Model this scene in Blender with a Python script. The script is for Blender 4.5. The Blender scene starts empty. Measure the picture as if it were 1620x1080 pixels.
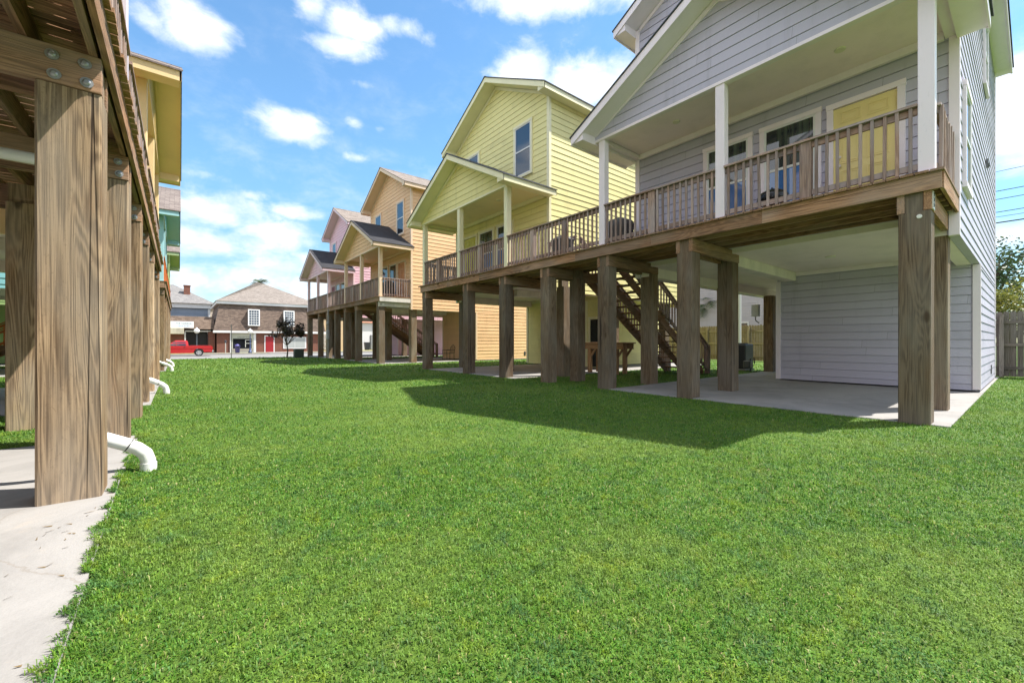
import bpy, math, random
import numpy as np
from math import radians as R, sin, cos, pi
random.seed(7); rng = np.random.default_rng(11)
S = bpy.context.scene
COL = S.collection
# ---------------------------------------------------------------- camera
TH = math.atan(527/660.)
cam = bpy.data.objects.new('camera', bpy.data.cameras.new('camera')); COL.objects.link(cam)
cam.location = (0, 0, 1.15); cam.rotation_euler = (R(90), 0, -TH)
cam.data.sensor_width = 36; cam.data.lens = 660/1620*36; cam.data.clip_end = 2000; cam.data.clip_start = .05
S.camera = cam
# ---------------------------------------------------------------- light
SUN = (.51, -.285, 1.0)
el = math.atan2(SUN[2], math.hypot(SUN[0], SUN[1])); az = math.atan2(SUN[0], SUN[1])
W = bpy.data.worlds.new('World'); S.world = W; W.use_nodes = True
sun = bpy.data.objects.new('sun', bpy.data.lights.new('sun', 'SUN')); COL.objects.link(sun)
sun.data.energy = 4.6; sun.data.angle = R(.53); sun.data.color = (1, .955, .88)
sun.rotation_euler = (pi/2-el, 0, -az+pi)
import mathutils
sun.rotation_euler = mathutils.Vector(SUN).to_track_quat('Z', 'Y').to_euler()
S.view_settings.view_transform = 'Standard'; S.view_settings.look = 'None'
S.view_settings.gamma = 1; S.view_settings.use_curve_mapping = False
S.view_settings.exposure = 1.1
S.cycles.use_denoising = True
S.cycles.max_bounces = 8; S.cycles.diffuse_bounces = 4; S.cycles.glossy_bounces = 3; S.cycles.transparent_max_bounces = 8
SKY_STRENGTH = .15

class NT:
    """small helper round a node tree"""
    def __init__(s, nt): s.nt = nt
    def n(s, t, **kw):
        nd = s.nt.nodes.new(t)
        for k, v in kw.items():
            if k.startswith('i_'):
                nd.inputs[int(k[2:]) if k[2:].isdigit() else k[2:].replace('_', ' ')].default_value = v
            else: setattr(nd, k, v)
        return nd
    def l(s, a, b): s.nt.links.new(a, b)
    def math(s, op, a, b=None, c=None, clamp=False):
        nd = s.nt.nodes.new('ShaderNodeMath'); nd.operation = op; nd.use_clamp = clamp
        for i, v in enumerate((a, b, c)):
            if v is None: continue
            if isinstance(v, (int, float)): nd.inputs[i].default_value = v
            else: s.l(v, nd.inputs[i])
        return nd.outputs[0]
    def mix(s, f, a, b, bt='MIX'):
        nd = s.nt.nodes.new('ShaderNodeMix'); nd.data_type = 'RGBA'; nd.blend_type = bt
        for i, v in ((0, f), (6, a), (7, b)):
            if isinstance(v, (int, float)): nd.inputs[i].default_value = v
            elif isinstance(v, tuple): nd.inputs[i].default_value = (*v, 1)
            else: s.l(v, nd.inputs[i])
        return nd.outputs[2]
    def sstep(s, v, a, b, lo=0., hi=1.):
        nd = s.nt.nodes.new('ShaderNodeMapRange'); nd.interpolation_type = 'SMOOTHSTEP'
        s.l(v, nd.inputs[0])
        for i, x in enumerate((a, b, lo, hi)): nd.inputs[i+1].default_value = x
        return nd.outputs[0]

def world():
    t = NT(W.node_tree); W.node_tree.nodes.clear()
    sky = t.n('ShaderNodeTexSky', sky_type='NISHITA', sun_disc=False, sun_elevation=el, sun_rotation=az,
              air_density=1.0, dust_density=.1, ozone_density=3.2)
    tc = t.n('ShaderNodeTexCoord'); sp = t.n('ShaderNodeSeparateXYZ'); t.l(tc.outputs['Generated'], sp.inputs[0])
    x, y, z = sp.outputs
    a = t.math('ARCTAN2', x, y); e = t.math('ARCSINE', z)
    # heaps of cloud: azimuth, elevation, half widths, strength
    blobs = [(.012, .545, .07, .035, 1), (-.04, .53, .05, .03, .75), (.305, .618, .075, .028, 1.0), (.23, .625, .04, .026, .85), (.30, .578, .07, .022, .9), (.40, .63, .06, .02, .7),
             (.186, .427, .065, .032, 1.15), (.318, .39, .034, .013, .55), (.315, .456, .026, .012, .5), (.366, .453, .018, .01, .45), (.325, .526, .03, .01, .4),
             (.075, .41, .02, .01, .35), (.74, .685, .16, .03, 1.0), (.98, .69, .12, .035, 1.0), (.70, .565, .07, .042, 1.15), (.83, .545, .11, .045, 1.1), (.93, .56, .07, .035, .8),
             (.12, .288, .035, .014, .6), (.20, .268, .07, .018, .75), (.06, .25, .13, .04, .8), (.17, .225, .12, .03, .75), (.02, .19, .2, .035, .75), (.25, .16, .25, .035, .7), (.1, .12, .35, .04, .75), (.3, .08, .4, .03, .7), (.05, .31, .06, .012, .45),
             (1.56, .34, .06, .09, 1.1), (1.50, .16, .1, .03, .8), (.48, .62, .03, .02, .35)]
    tot = None
    for (ca, ce, wa, we, k) in blobs:
        u = t.math('MULTIPLY', t.math('SUBTRACT', a, ca), 1/wa); v = t.math('MULTIPLY', t.math('SUBTRACT', e, ce), 1/we)
        q = t.math('ADD', t.math('MULTIPLY', u, u), t.math('MULTIPLY', v, v))
        g = t.math('MULTIPLY', t.math('EXPONENT', t.math('MULTIPLY', q, -.75)), k)
        tot = g if tot is None else t.math('MAXIMUM', tot, g)
    # elsewhere round the sky: bright cloud added out of view to fill the shade
    cb = t.n('ShaderNodeCombineXYZ'); t.l(a, cb.inputs[0]); t.l(t.math('MULTIPLY', e, 1.7), cb.inputs[1])
    n1 = t.n('ShaderNodeTexNoise', i_Scale=9., i_Detail=9., i_Roughness=.62, i_Distortion=.25); t.l(cb.outputs[0], n1.inputs['Vector'])
    n2 = t.n('ShaderNodeTexNoise', i_Scale=2.6, i_Detail=3.); t.l(cb.outputs[0], n2.inputs['Vector'])
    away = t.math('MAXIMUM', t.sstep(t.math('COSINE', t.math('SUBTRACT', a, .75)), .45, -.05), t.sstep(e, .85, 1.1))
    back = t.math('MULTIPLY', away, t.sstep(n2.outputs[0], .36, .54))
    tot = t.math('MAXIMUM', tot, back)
    cover = t.math('ADD', tot, t.math('MULTIPLY', t.math('SUBTRACT', n1.outputs[0], .5), 1.45))
    m = t.sstep(cover, .24, .92)
    veil = t.math('MULTIPLY', t.sstep(n1.outputs[0], .42, .8), t.sstep(e, .8, .0, .0, .5))
    m = t.math('MAXIMUM', m, veil)
    m = t.math('MULTIPLY', m, t.sstep(e, -.01, .06))
    # cloud body brighter on top, greyer beneath
    n3 = t.n('ShaderNodeTexNoise', i_Scale=14., i_Detail=6., i_Roughness=.6); t.l(cb.outputs[0], n3.inputs['Vector'])
    cc = t.mix(t.sstep(n3.outputs[0], .35, .65), (3.1, 3.5, 4.05), (4.3, 4.4, 4.5))
    cc = t.mix(away, cc, (5.1, 5.25, 5.6))  # unseen cloud made brighter than the visible heaps, to lift the shaded fronts
    hs = t.n('ShaderNodeHueSaturation', i_Saturation=1.08); t.l(sky.outputs[0], hs.inputs['Color']); t.l(t.sstep(e, -.02, .42, .46, .88), hs.inputs['Value'])
    c = t.mix(m, t.mix(1., hs.outputs[0], (.93, 1.05, .985), 'MULTIPLY'), cc)
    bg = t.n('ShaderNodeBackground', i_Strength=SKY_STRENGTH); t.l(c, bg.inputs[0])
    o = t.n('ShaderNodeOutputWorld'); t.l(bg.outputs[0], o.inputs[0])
world()

# ---------------------------------------------------------------- materials
_M = {}
def new(name):
    m = bpy.data.materials.new(name); m.use_nodes = True; nt = m.node_tree
    t = NT(nt); b = nt.nodes['Principled BSDF']; return m, t, b
def coords(t, sc=(1, 1, 1), rnd=True):
    tc = t.n('ShaderNodeTexCoord'); mp = t.n('ShaderNodeMapping'); mp.inputs['Scale'].default_value = sc
    t.l(tc.outputs['Object'], mp.inputs[0])
    if rnd:
        oi = t.n('ShaderNodeObjectInfo'); v = t.n('ShaderNodeVectorMath', operation='SCALE'); v.inputs[0].default_value = (37, 53, 71)
        t.l(oi.outputs['Random'], v.inputs['Scale']); t.l(v.outputs[0], mp.inputs['Location'])
        return mp.outputs[0], oi.outputs['Random']
    return mp.outputs[0], None
def bump(t, b, h, dist=.004, st=.6):
    n = t.n('ShaderNodeBump', i_Strength=st, i_Distance=dist); t.l(h, n.inputs['Height']); t.l(n.outputs[0], b.inputs['Normal'])

def wood(ax='z', base=(.27, .19, .115), dark=(.11, .068, .037), grey=(.3, .27, .24), greyness=.35, cracks=True):
    key = ('wood', ax, base, dark, grey, greyness, cracks)
    if key in _M: return _M[key]
    m, t, b = new('wood_grain'); i = 'xyz'.index(ax)
    def vec(k):
        sc = [1, 1, 1]; sc[i] = k; return coords(t, tuple(sc))
    v, rnd = vec(.012); vm, _ = vec(.07); vl, _ = vec(.2)
    n1 = t.n('ShaderNodeTexNoise', i_Scale=95., i_Detail=5., i_Roughness=.7, i_Distortion=.1); t.l(v, n1.inputs['Vector'])
    n2 = t.n('ShaderNodeTexNoise', i_Scale=4.5, i_Detail=2.5, i_Distortion=.5); t.l(vm, n2.inputs['Vector'])
    ring = t.math('POWER', t.math('ABSOLUTE', t.math('SINE', t.math('MULTIPLY', n2.outputs[0], 62.))), 2.5)
    ns = t.n('ShaderNodeTexNoise', i_Scale=3.2, i_Detail=7., i_Roughness=.7); t.l(vl, ns.inputs['Vector'])
    nf = t.n('ShaderNodeTexNoise', i_Scale=60., i_Detail=4., i_Roughness=.75); tcz = [1, 1, 1]; tcz[i] = .5; vz, _ = coords(t, tuple(tcz)); t.l(vz, nf.inputs['Vector'])
    f = t.math('ADD', t.math('MULTIPLY', n1.outputs[0], .8), t.math('MULTIPLY', ring, .16))
    c = t.mix(t.sstep(f, .28, .62), dark, base)
    c = t.mix(t.sstep(ns.outputs[0], .52, .68, 0., .5), c, (base[0]*.8, base[1]*.62, base[2]*.48))
    c = t.mix(t.sstep(ns.outputs[0], .44, .34, 0., .45), c, tuple(min(.9, x*1.35) for x in base))
    c = t.mix(t.sstep(nf.outputs[0], .56, .68, 0., .4), c, dark)
    n3 = t.n('ShaderNodeTexNoise', i_Scale=2.3, i_Detail=4.)
    v3, _ = coords(t, tuple([1 if k != i else .35 for k in range(3)])); t.l(v3, n3.inputs['Vector'])
    c = t.mix(t.math('MULTIPLY', t.sstep(n3.outputs[0], .35, .7), greyness), c, grey)
    c = t.mix(t.math('MULTIPLY', t.sstep(t.math('FRACT', t.math('MULTIPLY', rnd, 7.3)), 0, 1), .32), c, tuple(.55*x for x in dark), 'MULTIPLY') if False else c
    br = t.math('ADD', t.math('MULTIPLY', t.math('FRACT', t.math('MULTIPLY', rnd, 7.3)), .55), .72)
    hs = t.n('ShaderNodeHueSaturation'); t.l(br, hs.inputs['Value']); t.l(c, hs.inputs['Color']); c = hs.outputs[0]
    h = f
    # knots
    vo = t.n('ShaderNodeTexVoronoi', i_Scale=1.6); vk, _ = coords(t, tuple([1 if k != i else .45 for k in range(3)])); t.l(vk, vo.inputs['Vector'])
    c = t.mix(t.sstep(vo.outputs['Distance'], .085, .03, 0., .75), c, (.05, .028, .015))
    if cracks:
        n4 = t.n('ShaderNodeTexNoise', i_Scale=4.2, i_Detail=4., i_Roughness=.3); sc4 = [1, 1, 1]; sc4[i] = .007; v4, _ = coords(t, tuple(sc4)); t.l(v4, n4.inputs['Vector'])
        d = t.math('ABSOLUTE', t.math('SUBTRACT', n4.outputs[0], .55))
        n5 = t.n('ShaderNodeTexNoise', i_Scale=1.3); t.l(v3, n5.inputs['Vector'])
        cr = t.math('MULTIPLY', t.sstep(d, .005, .001), t.sstep(n5.outputs[0], .47, .56))
        c = t.mix(t.math('MULTIPLY', cr, .85), c, (.02, .012, .008))
        h = t.math('SUBTRACT', f, t.math('MULTIPLY', cr, 1.5))
    t.l(c, b.inputs['Base Color']); b.inputs['Roughness'].default_value = .85; b.inputs['Specular IOR Level'].default_value = .25
    bump(t, b, h, .006, .8)
    _M[key] = m; return m

def paint(col, rough=.55, dirt=.12, name='paint'):
    key = ('paint', col, rough, dirt)
    if key in _M: return _M[key]
    m, t, b = new(name)
    v, rnd = coords(t, (1, 1, .35))
    n1 = t.n('ShaderNodeTexNoise', i_Scale=1.6, i_Detail=6., i_Roughness=.65); t.l(v, n1.inputs['Vector'])
    n2 = t.n('ShaderNodeTexNoise', i_Scale=45., i_Detail=3.); t.l(v, n2.inputs['Vector'])
    c = t.mix(t.math('MULTIPLY', t.sstep(n1.outputs[0], .42, .75), dirt*2), col, tuple(x*.62+.02 for x in col))
    c = t.mix(t.math('MULTIPLY', t.sstep(n2.outputs[0], .6, .75), dirt*1.5), c, tuple(x*.7 for x in col))
    t.l(c, b.inputs['Base Color']); b.inputs['Roughness'].default_value = rough; b.inputs['Specular IOR Level'].default_value = .35
    bump(t, b, n2.outputs[0], .0015, .5)
    _M[key] = m; return m

def siding_mat(col, step=.2):
    """painted fibre cement boards: faint wood-grain emboss, each board a hair different, butt joints"""
    key = ('siding', col)
    if key in _M: return _M[key]
    m, t, b = new('lap_siding')
    tc = t.n('ShaderNodeTexCoord'); sp = t.n('ShaderNodeSeparateXYZ'); t.l(tc.outputs['Object'], sp.inputs[0])
    x, y, z = sp.outputs
    row = t.math('FLOOR', t.math('MULTIPLY', z, 1/step))
    along = t.math('ADD', x, y)
    off = t.math('MULTIPLY', t.math('FRACT', t.math('MULTIPLY', t.math('SINE', t.math('MULTIPLY', row, 12.9898)), 43758.5)), 3.66)
    pos = t.math('MULTIPLY', t.math('ADD', along, off), 1/3.66)
    board = t.math('FLOOR', pos); fr = t.math('FRACT', pos)
    joint = t.math('LESS_THAN', fr, .0016)
    cb = t.n('ShaderNodeCombineXYZ'); t.l(row, cb.inputs[0]); t.l(board, cb.inputs[1])
    wn = t.n('ShaderNodeTexWhiteNoise', noise_dimensions='2D'); t.l(cb.outputs[0], wn.inputs['Vector'])
    mp = t.n('ShaderNodeMapping'); mp.inputs['Scale'].default_value = (.25, .25, 4); t.l(tc.outputs['Object'], mp.inputs[0])
    n1 = t.n('ShaderNodeTexNoise', i_Scale=14., i_Detail=5.); t.l(mp.outputs[0], n1.inputs['Vector'])
    n2 = t.n('ShaderNodeTexNoise', i_Scale=.8, i_Detail=6., i_Roughness=.65); t.l(tc.outputs['Object'], n2.inputs['Vector'])
    v = t.math('ADD', .95, t.math('MULTIPLY', wn.outputs['Value'], .08))
    v = t.math('SUBTRACT', v, t.sstep(n2.outputs[0], .45, .8, 0., .16))
    mp2 = t.n('ShaderNodeMapping'); mp2.inputs['Scale'].default_value = (1, 1, .1); t.l(tc.outputs['Object'], mp2.inputs[0])
    n5 = t.n('ShaderNodeTexNoise', i_Scale=3.2, i_Detail=6., i_Roughness=.7); t.l(mp2.outputs[0], n5.inputs['Vector'])
    v = t.math('SUBTRACT', v, t.sstep(n5.outputs[0], .52, .72, 0., .13))
    hs = t.n('ShaderNodeHueSaturation', i_Color=(*col, 1)); t.l(v, hs.inputs['Value'])
    c = t.mix(t.math('MULTIPLY', joint, .7), hs.outputs[0], tuple(x*.3 for x in col))
    t.l(c, b.inputs['Base Color']); b.inputs['Roughness'].default_value = .6; b.inputs['Specular IOR Level'].default_value = .3
    bump(t, b, n1.outputs[0], .002, .45)
    _M[key] = m; return m

def concrete(col=(.30, .285, .27)):
    key = ('conc', col)
    if key in _M: return _M[key]
    m, t, b = new('concrete'); v, _ = coords(t, rnd=False)
    n1 = t.n('ShaderNodeTexNoise', i_Scale=.9, i_Detail=9., i_Roughness=.7, i_Distortion=.6); t.l(v, n1.inputs['Vector'])
    n2 = t.n('ShaderNodeTexNoise', i_Scale=90., i_Detail=4.); t.l(v, n2.inputs['Vector'])
    n3 = t.n('ShaderNodeTexNoise', i_Scale=5., i_Detail=8., i_Roughness=.7); t.l(v, n3.inputs['Vector'])
    c = t.mix(t.sstep(n1.outputs[0], .38, .68, 0., .75), col, tuple(x*.66 for x in col))
    c = t.mix(t.sstep(n3.outputs[0], .55, .72, 0., .3), c, (.40, .33, .26))
    c = t.mix(t.sstep(n2.outputs[0], .5, .7, 0., .22), c, tuple(x*.6 for x in col))
    vc = t.n('ShaderNodeTexVoronoi', feature='DISTANCE_TO_EDGE', i_Scale=.42)
    vd = t.n('ShaderNodeMixRGB', i_Fac=.12); t.l(v, vd.inputs[1]); t.l(n3.outputs['Color'], vd.inputs[2]); t.l(vd.outputs[0], vc.inputs['Vector'])
    c = t.mix(t.sstep(vc.outputs['Distance'], .0035, .001, 0., .45), c, (.2, .17, .14))
    t.l(c, b.inputs['Base Color']); b.inputs['Roughness'].default_value = .88
    bump(t, b, n2.outputs[0], .003, .5)
    _M[key] = m; return m

def shingle(c1=(.2, .175, .155), c2=(.33, .29, .26), ax='x', steep=False, sc=1.):
    key = ('shingle', c1, c2, ax, steep)
    if key in _M: return _M[key]
    m, t, b = new('shingles'); tc = t.n('ShaderNodeTexCoord'); sp = t.n('ShaderNodeSeparateXYZ'); t.l(tc.outputs['Object'], sp.inputs[0])
    cb = t.n('ShaderNodeCombineXYZ')
    u = sp.outputs[0] if ax == 'x' else sp.outputs[1]
    t.l(u, cb.inputs[0])
    t.l(t.math('MULTIPLY', sp.outputs[2], 1. if steep else 2.1), cb.inputs[1])
    br = t.n('ShaderNodeTexBrick', i_Scale=1., i_Mortar_Size=.006, i_Brick_Width=.3, i_Row_Height=.14)
    br.inputs['Color1'].default_value = (*c1, 1); br.inputs['Color2'].default_value = (*c2, 1); br.inputs['Mortar'].default_value = (*[x*.35 for x in c1], 1)
    t.l(cb.outputs[0], br.inputs['Vector'])
    n = t.n('ShaderNodeTexNoise', i_Scale=30., i_Detail=3.); t.l(tc.outputs['Object'], n.inputs['Vector'])
    c = t.mix(.35, br.outputs['Color'], n.outputs['Fac'], 'OVERLAY')
    t.l(c, b.inputs['Base Color']); b.inputs['Roughness'].default_value = .95
    bump(t, b, br.outputs['Fac'], .006, -.6)
    _M[key] = m; return m

def brick():
    if 'brick' in _M: return _M['brick']
    m, t, b = new('red_brick'); tc = t.n('ShaderNodeTexCoord'); sp = t.n('ShaderNodeSeparateXYZ'); t.l(tc.outputs['Object'], sp.inputs[0])
    cb = t.n('ShaderNodeCombineXYZ'); t.l(t.math('ADD', sp.outputs[0], sp.outputs[1]), cb.inputs[0]); t.l(sp.outputs[2], cb.inputs[1])
    br = t.n('ShaderNodeTexBrick', i_Scale=1., i_Mortar_Size=.008, i_Brick_Width=.22, i_Row_Height=.075)
    br.inputs['Color1'].default_value = (.19, .06, .035, 1); br.inputs['Color2'].default_value = (.12, .042, .028, 1); br.inputs['Mortar'].default_value = (.2, .12, .09, 1)
    t.l(cb.outputs[0], br.inputs['Vector'])
    n = t.n('ShaderNodeTexNoise', i_Scale=1.2, i_Detail=5.); t.l(tc.outputs['Object'], n.inputs['Vector'])
    c = t.mix(t.sstep(n.outputs[0], .45, .7, 0., .3), br.outputs['Color'], (.28, .10, .045))
    t.l(c, b.inputs['Base Color']); b.inputs['Roughness'].default_value = .9
    _M['brick'] = m; return m

def plain(col, rough=.5, metal=0., name='plain', spec=.5, noise=.0):
    key = ('plain', col, rough, metal, spec, noise)
    if key in _M: return _M[key]
    m, t, b = new(name)
    v, _ = coords(t)
    n = t.n('ShaderNodeTexNoise', i_Scale=9., i_Detail=5.); t.l(v, n.inputs['Vector'])
    c = t.mix(t.sstep(n.outputs[0], .45, .75, 0., .12+noise), col, tuple(x*.6 for x in col))
    t.l(c, b.inputs['Base Color'])
    b.inputs['Roughness'].default_value = rough; b.inputs['Metallic'].default_value = metal; b.inputs['Specular IOR Level'].default_value = spec
    _M[key] = m; return m

def glass(col=(.012, .02, .03), spec=1., curtain=None):
    key = ('glass', col, spec, curtain)
    if key in _M: return _M[key]
    m, t, b = new('window_glass')
    if curtain:
        v, _ = coords(t, (1, 1, .02)); n = t.n('ShaderNodeTexNoise', i_Scale=16., i_Detail=2.); t.l(v, n.inputs['Vector'])
        n2 = t.n('ShaderNodeTexNoise', i_Scale=2.2, i_Detail=1.); t.l(v, n2.inputs['Vector'])
        c = t.mix(t.math('MULTIPLY', t.sstep(n.outputs[0], .35, .65), t.sstep(n2.outputs[0], .42, .47)), col, curtain)
        t.l(c, b.inputs['Base Color'])
    else: b.inputs['Base Color'].default_value = (*col, 1)
    b.inputs['Roughness'].default_value = .03; b.inputs['IOR'].default_value = 1.75; b.inputs['Specular IOR Level'].default_value = spec*.6
    v2, _ = coords(t); n3 = t.n('ShaderNodeTexNoise', i_Scale=1.1, i_Detail=1.); t.l(v2, n3.inputs['Vector']); bump(t, b, n3.outputs[0], .01, .12)
    _M[key] = m; return m

# ---------------------------------------------------------------- mesh helper
WL = {}
def link(o, parent=None, loc=(0, 0, 0)):
    COL.objects.link(o)
    if parent is not None:
        o.parent = parent; pl = WL[parent.name]
    else: pl = (0, 0, 0)
    WL[o.name] = tuple(loc)
    o.location = tuple(loc[i]-pl[i] for i in range(3))
    return o
def tag(o, label=None, cat=None, group=None, kind=None):
    if label: o['label'] = label
    if cat: o['category'] = cat
    if group: o['group'] = group
    if kind: o['kind'] = kind
    return o
def thing(name, loc, label, cat, group=None):
    return tag(link(bpy.data.objects.new(name, None), None, loc), label, cat, group)

class Mb:
    def __init__(s): s.v = []; s.f = []; s.mi = []; s.cur = 0; s.smooth = set()
    def face(s, pts):
        k = len(s.v); s.v += [tuple(p) for p in pts]; s.f.append(tuple(range(k, k+len(pts)))); s.mi.append(s.cur); return s
    def idx(s, vs, fs):
        k = len(s.v); s.v += [tuple(p) for p in vs]
        for f in fs: s.f.append(tuple(i+k for i in f)); s.mi.append(s.cur)
        return s
    def box(s, x0, x1, y0, y1, z0, z1, c=0.):
        if x0 > x1: x0, x1 = x1, x0
        if y0 > y1: y0, y1 = y1, y0
        if z0 > z1: z0, z1 = z1, z0
        if c:
            rings = []
            for z, i in ((z0, c), (z0+c, 0), (z1-c, 0), (z1, c)):
                a0, a1, b0, b1 = x0+i, x1-i, y0+i, y1-i
                rings.append([(a0+c, b0, z), (a1-c, b0, z), (a1, b0+c, z), (a1, b1-c, z), (a1-c, b1, z), (a0+c, b1, z), (a0, b1-c, z), (a0, b0+c, z)])
            return s.loft(rings)
        return s.idx([(x0, y0, z0), (x1, y0, z0), (x1, y1, z0), (x0, y1, z0), (x0, y0, z1), (x1, y0, z1), (x1, y1, z1), (x0, y1, z1)],
                     [(0, 3, 2, 1), (4, 5, 6, 7), (0, 1, 5, 4), (1, 2, 6, 5), (2, 3, 7, 6), (3, 0, 4, 7)])
    def loft(s, rings, cap=True):
        n = len(rings[0]); vs = [p for r in rings for p in r]; fs = []
        for k in range(len(rings)-1):
            for i in range(n):
                j = (i+1) % n; fs.append((k*n+i, k*n+j, (k+1)*n+j, (k+1)*n+i))
        if cap: fs.append(tuple(range(n-1, -1, -1))); fs.append(tuple((len(rings)-1)*n+i for i in range(n)))
        return s.idx(vs, fs)
    def prism(s, pts, ax, a0, a1):
        """pts: 2d outline; ax 'x': (y,z), 'y': (x,z), 'z': (x,y)"""
        def P(p, a): return (a, p[0], p[1]) if ax == 'x' else (p[0], a, p[1]) if ax == 'y' else (p[0], p[1], a)
        return s.loft([[P(p, a0) for p in pts], [P(p, a1) for p in pts]])
    def tube(s, path, r, n=10, cap=True):
        V = mathutils.Vector; path = [V(p) for p in path]; rr = r if isinstance(r, (list, tuple)) else [r]*len(path)
        rings = []; up = None
        for i, p in enumerate(path):
            d = (path[min(i+1, len(path)-1)]-path[max(i-1, 0)]).normalized()
            if up is None: up = V((0, 0, 1)) if abs(d.z) < .9 else V((1, 0, 0))
            a = d.cross(up).normalized(); b2 = a.cross(d).normalized(); up = b2
            rings.append([tuple(p+rr[i]*(cos(2*pi*k/n)*a+sin(2*pi*k/n)*b2)) for k in range(n)])
        return s.loft(rings, cap)
    def sphere(s, c, r, n=12, m=8, sz=1.):
        rings = [[(c[0]+r*sin(pi*(j+.02)/(m+.04))*cos(2*pi*i/n), c[1]+r*sin(pi*(j+.02)/(m+.04))*sin(2*pi*i/n), c[2]-sz*r*cos(pi*(j+.02)/(m+.04))) for i in range(n)] for j in range(m+1)]
        return s.loft(rings)
    def bar(s, p, q, w, h):
        """rectangular bar from p to q, w across (horizontal), h in the upright plane"""
        V = mathutils.Vector; p, q = V(p), V(q); d = (q-p).normalized(); a = d.cross(V((0, 0, 1)))
        a = a.normalized() if a.length > 1e-4 else V((1, 0, 0)); b = a.cross(d).normalized()
        return s.loft([[tuple(o+a*w/2*i+b*h/2*j) for i, j in ((-1, -1), (1, -1), (1, 1), (-1, 1))] for o in (p, q)])
    def build(s, name, mats, parent=None, T=None, origin=None, smooth=False):
        if T: X0, sx, Y0, sy = T; vs = [(X0+sx*x, Y0+sy*y, z) for x, y, z in s.v]; flip = sx*sy < 0
        else: vs = s.v; flip = False
        if origin is None: origin = WL[parent.name] if parent is not None else (0, 0, 0)
        elif T: origin = (T[0]+T[1]*origin[0], T[2]+T[3]*origin[1], origin[2])
        vs = [(x-origin[0], y-origin[1], z-origin[2]) for x, y, z in vs]
        fs = [f[::-1] for f in s.f] if flip else s.f
        me = bpy.data.meshes.new(name); me.from_pydata(vs, [], fs)
        mats = mats if isinstance(mats, list) else [mats]
        for m in mats: me.materials.append(m)
        if len(mats) > 1: me.polygons.foreach_set('material_index', s.mi)
        if smooth: me.polygons.foreach_set('use_smooth', [True]*len(fs)); me.set_sharp_from_angle(angle=R(35))
        me.update()
        return link(bpy.data.objects.new(name, me), parent, origin)

def copy(o, parent, wloc):
    c = o.copy(); return link(c, parent, wloc)

# wall coordinates: plane perpendicular to ax at pos, outward normal n
def ubox(m, ax, pos, n, u0, u1, z0, z1, d0, d1):
    if ax == 'x': m.box(pos+n*d0, pos+n*d1, u0, u1, z0, z1)
    else: m.box(u0, u1, pos+n*d0, pos+n*d1, z0, z1)
def span(pts, z):
    us = []
    for i in range(len(pts)):
        (u0, a), (u1, b) = pts[i], pts[(i+1) % len(pts)]
        if a == b:
            if abs(a-z) < 1e-6: us += [u0, u1]
        elif min(a, b)-1e-6 <= z <= max(a, b)+1e-6: us.append(u0+(u1-u0)*(z-a)/(b-a))
    return min(us), max(us)
def siding(m, ax, pos, n, pts, step=.2, th=.11, lip=.017):
    zs = [p[1] for p in pts]; z0, z1 = min(zs), max(zs)
    P = (lambda u, z, d: (pos+n*d, u, z)) if ax == 'x' else (lambda u, z, d: (u, pos+n*d, z))
    knots = sorted(set([round(step*k, 4) for k in range(int(z0/step)+1, int(z1/step)+1) if z0+.01 < step*k < z1-.01] + [z0, z1]))
    brk = sorted(set(zs))
    gap = .0075
    for a, b in zip(knots, knots[1:]):
        bt = b if b == z1 else b-gap
        if bt-a < .006: continue
        ks = [a]+[q for q in brk if a+.004 < q < bt-.004]+[bt]
        for c, d in zip(ks, ks[1:]):
            l0, h0 = span(pts, c+1e-5 if c == z0 else c); l1, h1 = span(pts, d-1e-5 if d == z1 else d)
            lp = lip*(.82+.36*(abs(sin(a*91.7+pos*13))%1)); e0 = lp+(.005-lp)*(c-a)/(b-a); e1 = lp+(.005-lp)*(d-a)/(b-a)
            m.face([P(l0, c, e0), P(h0, c, e0), P(h1, d, e1), P(l1, d, e1)])
        l0, h0 = span(pts, a+1e-5 if a == z0 else a)
        m.face([P(l0, a, -.03), P(h0, a, -.03), P(h0, a, lip), P(l0, a, lip)])
        if bt < b:
            l1, h1 = span(pts, bt); m.face([P(l1, bt, -.03), P(h1, bt, -.03), P(h1, bt, .005), P(l1, bt, .005)])
    # solid wall behind the boards
    if ax == 'x': m.prism(pts, 'x', pos-n*.03, pos-n*th)
    else: m.prism(pts, 'y', pos-n*.03, pos-n*th)

def window(parent, T, ax, pos, n, u0, u1, z0, z1, trim, sash, up, lo, tw=.09):
    m = Mb()
    ubox(m, ax, pos, n, u0, u0+tw, z0+tw, z1-tw-.001, -.02, .06); ubox(m, ax, pos, n, u1-tw, u1, z0+tw, z1-tw-.001, -.02, .06)
    ubox(m, ax, pos, n, u0-.01, u1+.01, z1-tw, z1, -.02, .067); ubox(m, ax, pos, n, u0-.01, u1+.01, z0, z0+tw-.001, -.02, .071)
    w = m.build('window', trim, parent, T)
    a0, a1, b0, b1 = u0+tw, u1-tw, z0+tw, z1-tw; zm = (b0+b1)/2; s = .04
    m = Mb()
    for (q0, q1, r0, r1, d) in ((a0, a0+s, b0, b1, .052), (a1-s, a1, b0, b1, .052)): ubox(m, ax, pos, n, q0, q1, r0, r1, .0, d)
    ubox(m, ax, pos, n, a0+s, a1-s, b1-s, b1, 0, .050); ubox(m, ax, pos, n, a0+s, a1-s, b0, b0+s, 0, .050); ubox(m, ax, pos, n, a0+s, a1-s, zm-.025, zm+.025, 0, .051)
    m.build('sash', sash, w, T)
    for (r0, r1, mt) in ((zm+.025, b1-s, up), (b0+s, zm-.025, lo)):
        m = Mb(); ubox(m, ax, pos, n, a0+s, a1-s, r0, r1, 0, .036); m.build('pane', mt, w, T)
    return w

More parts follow.
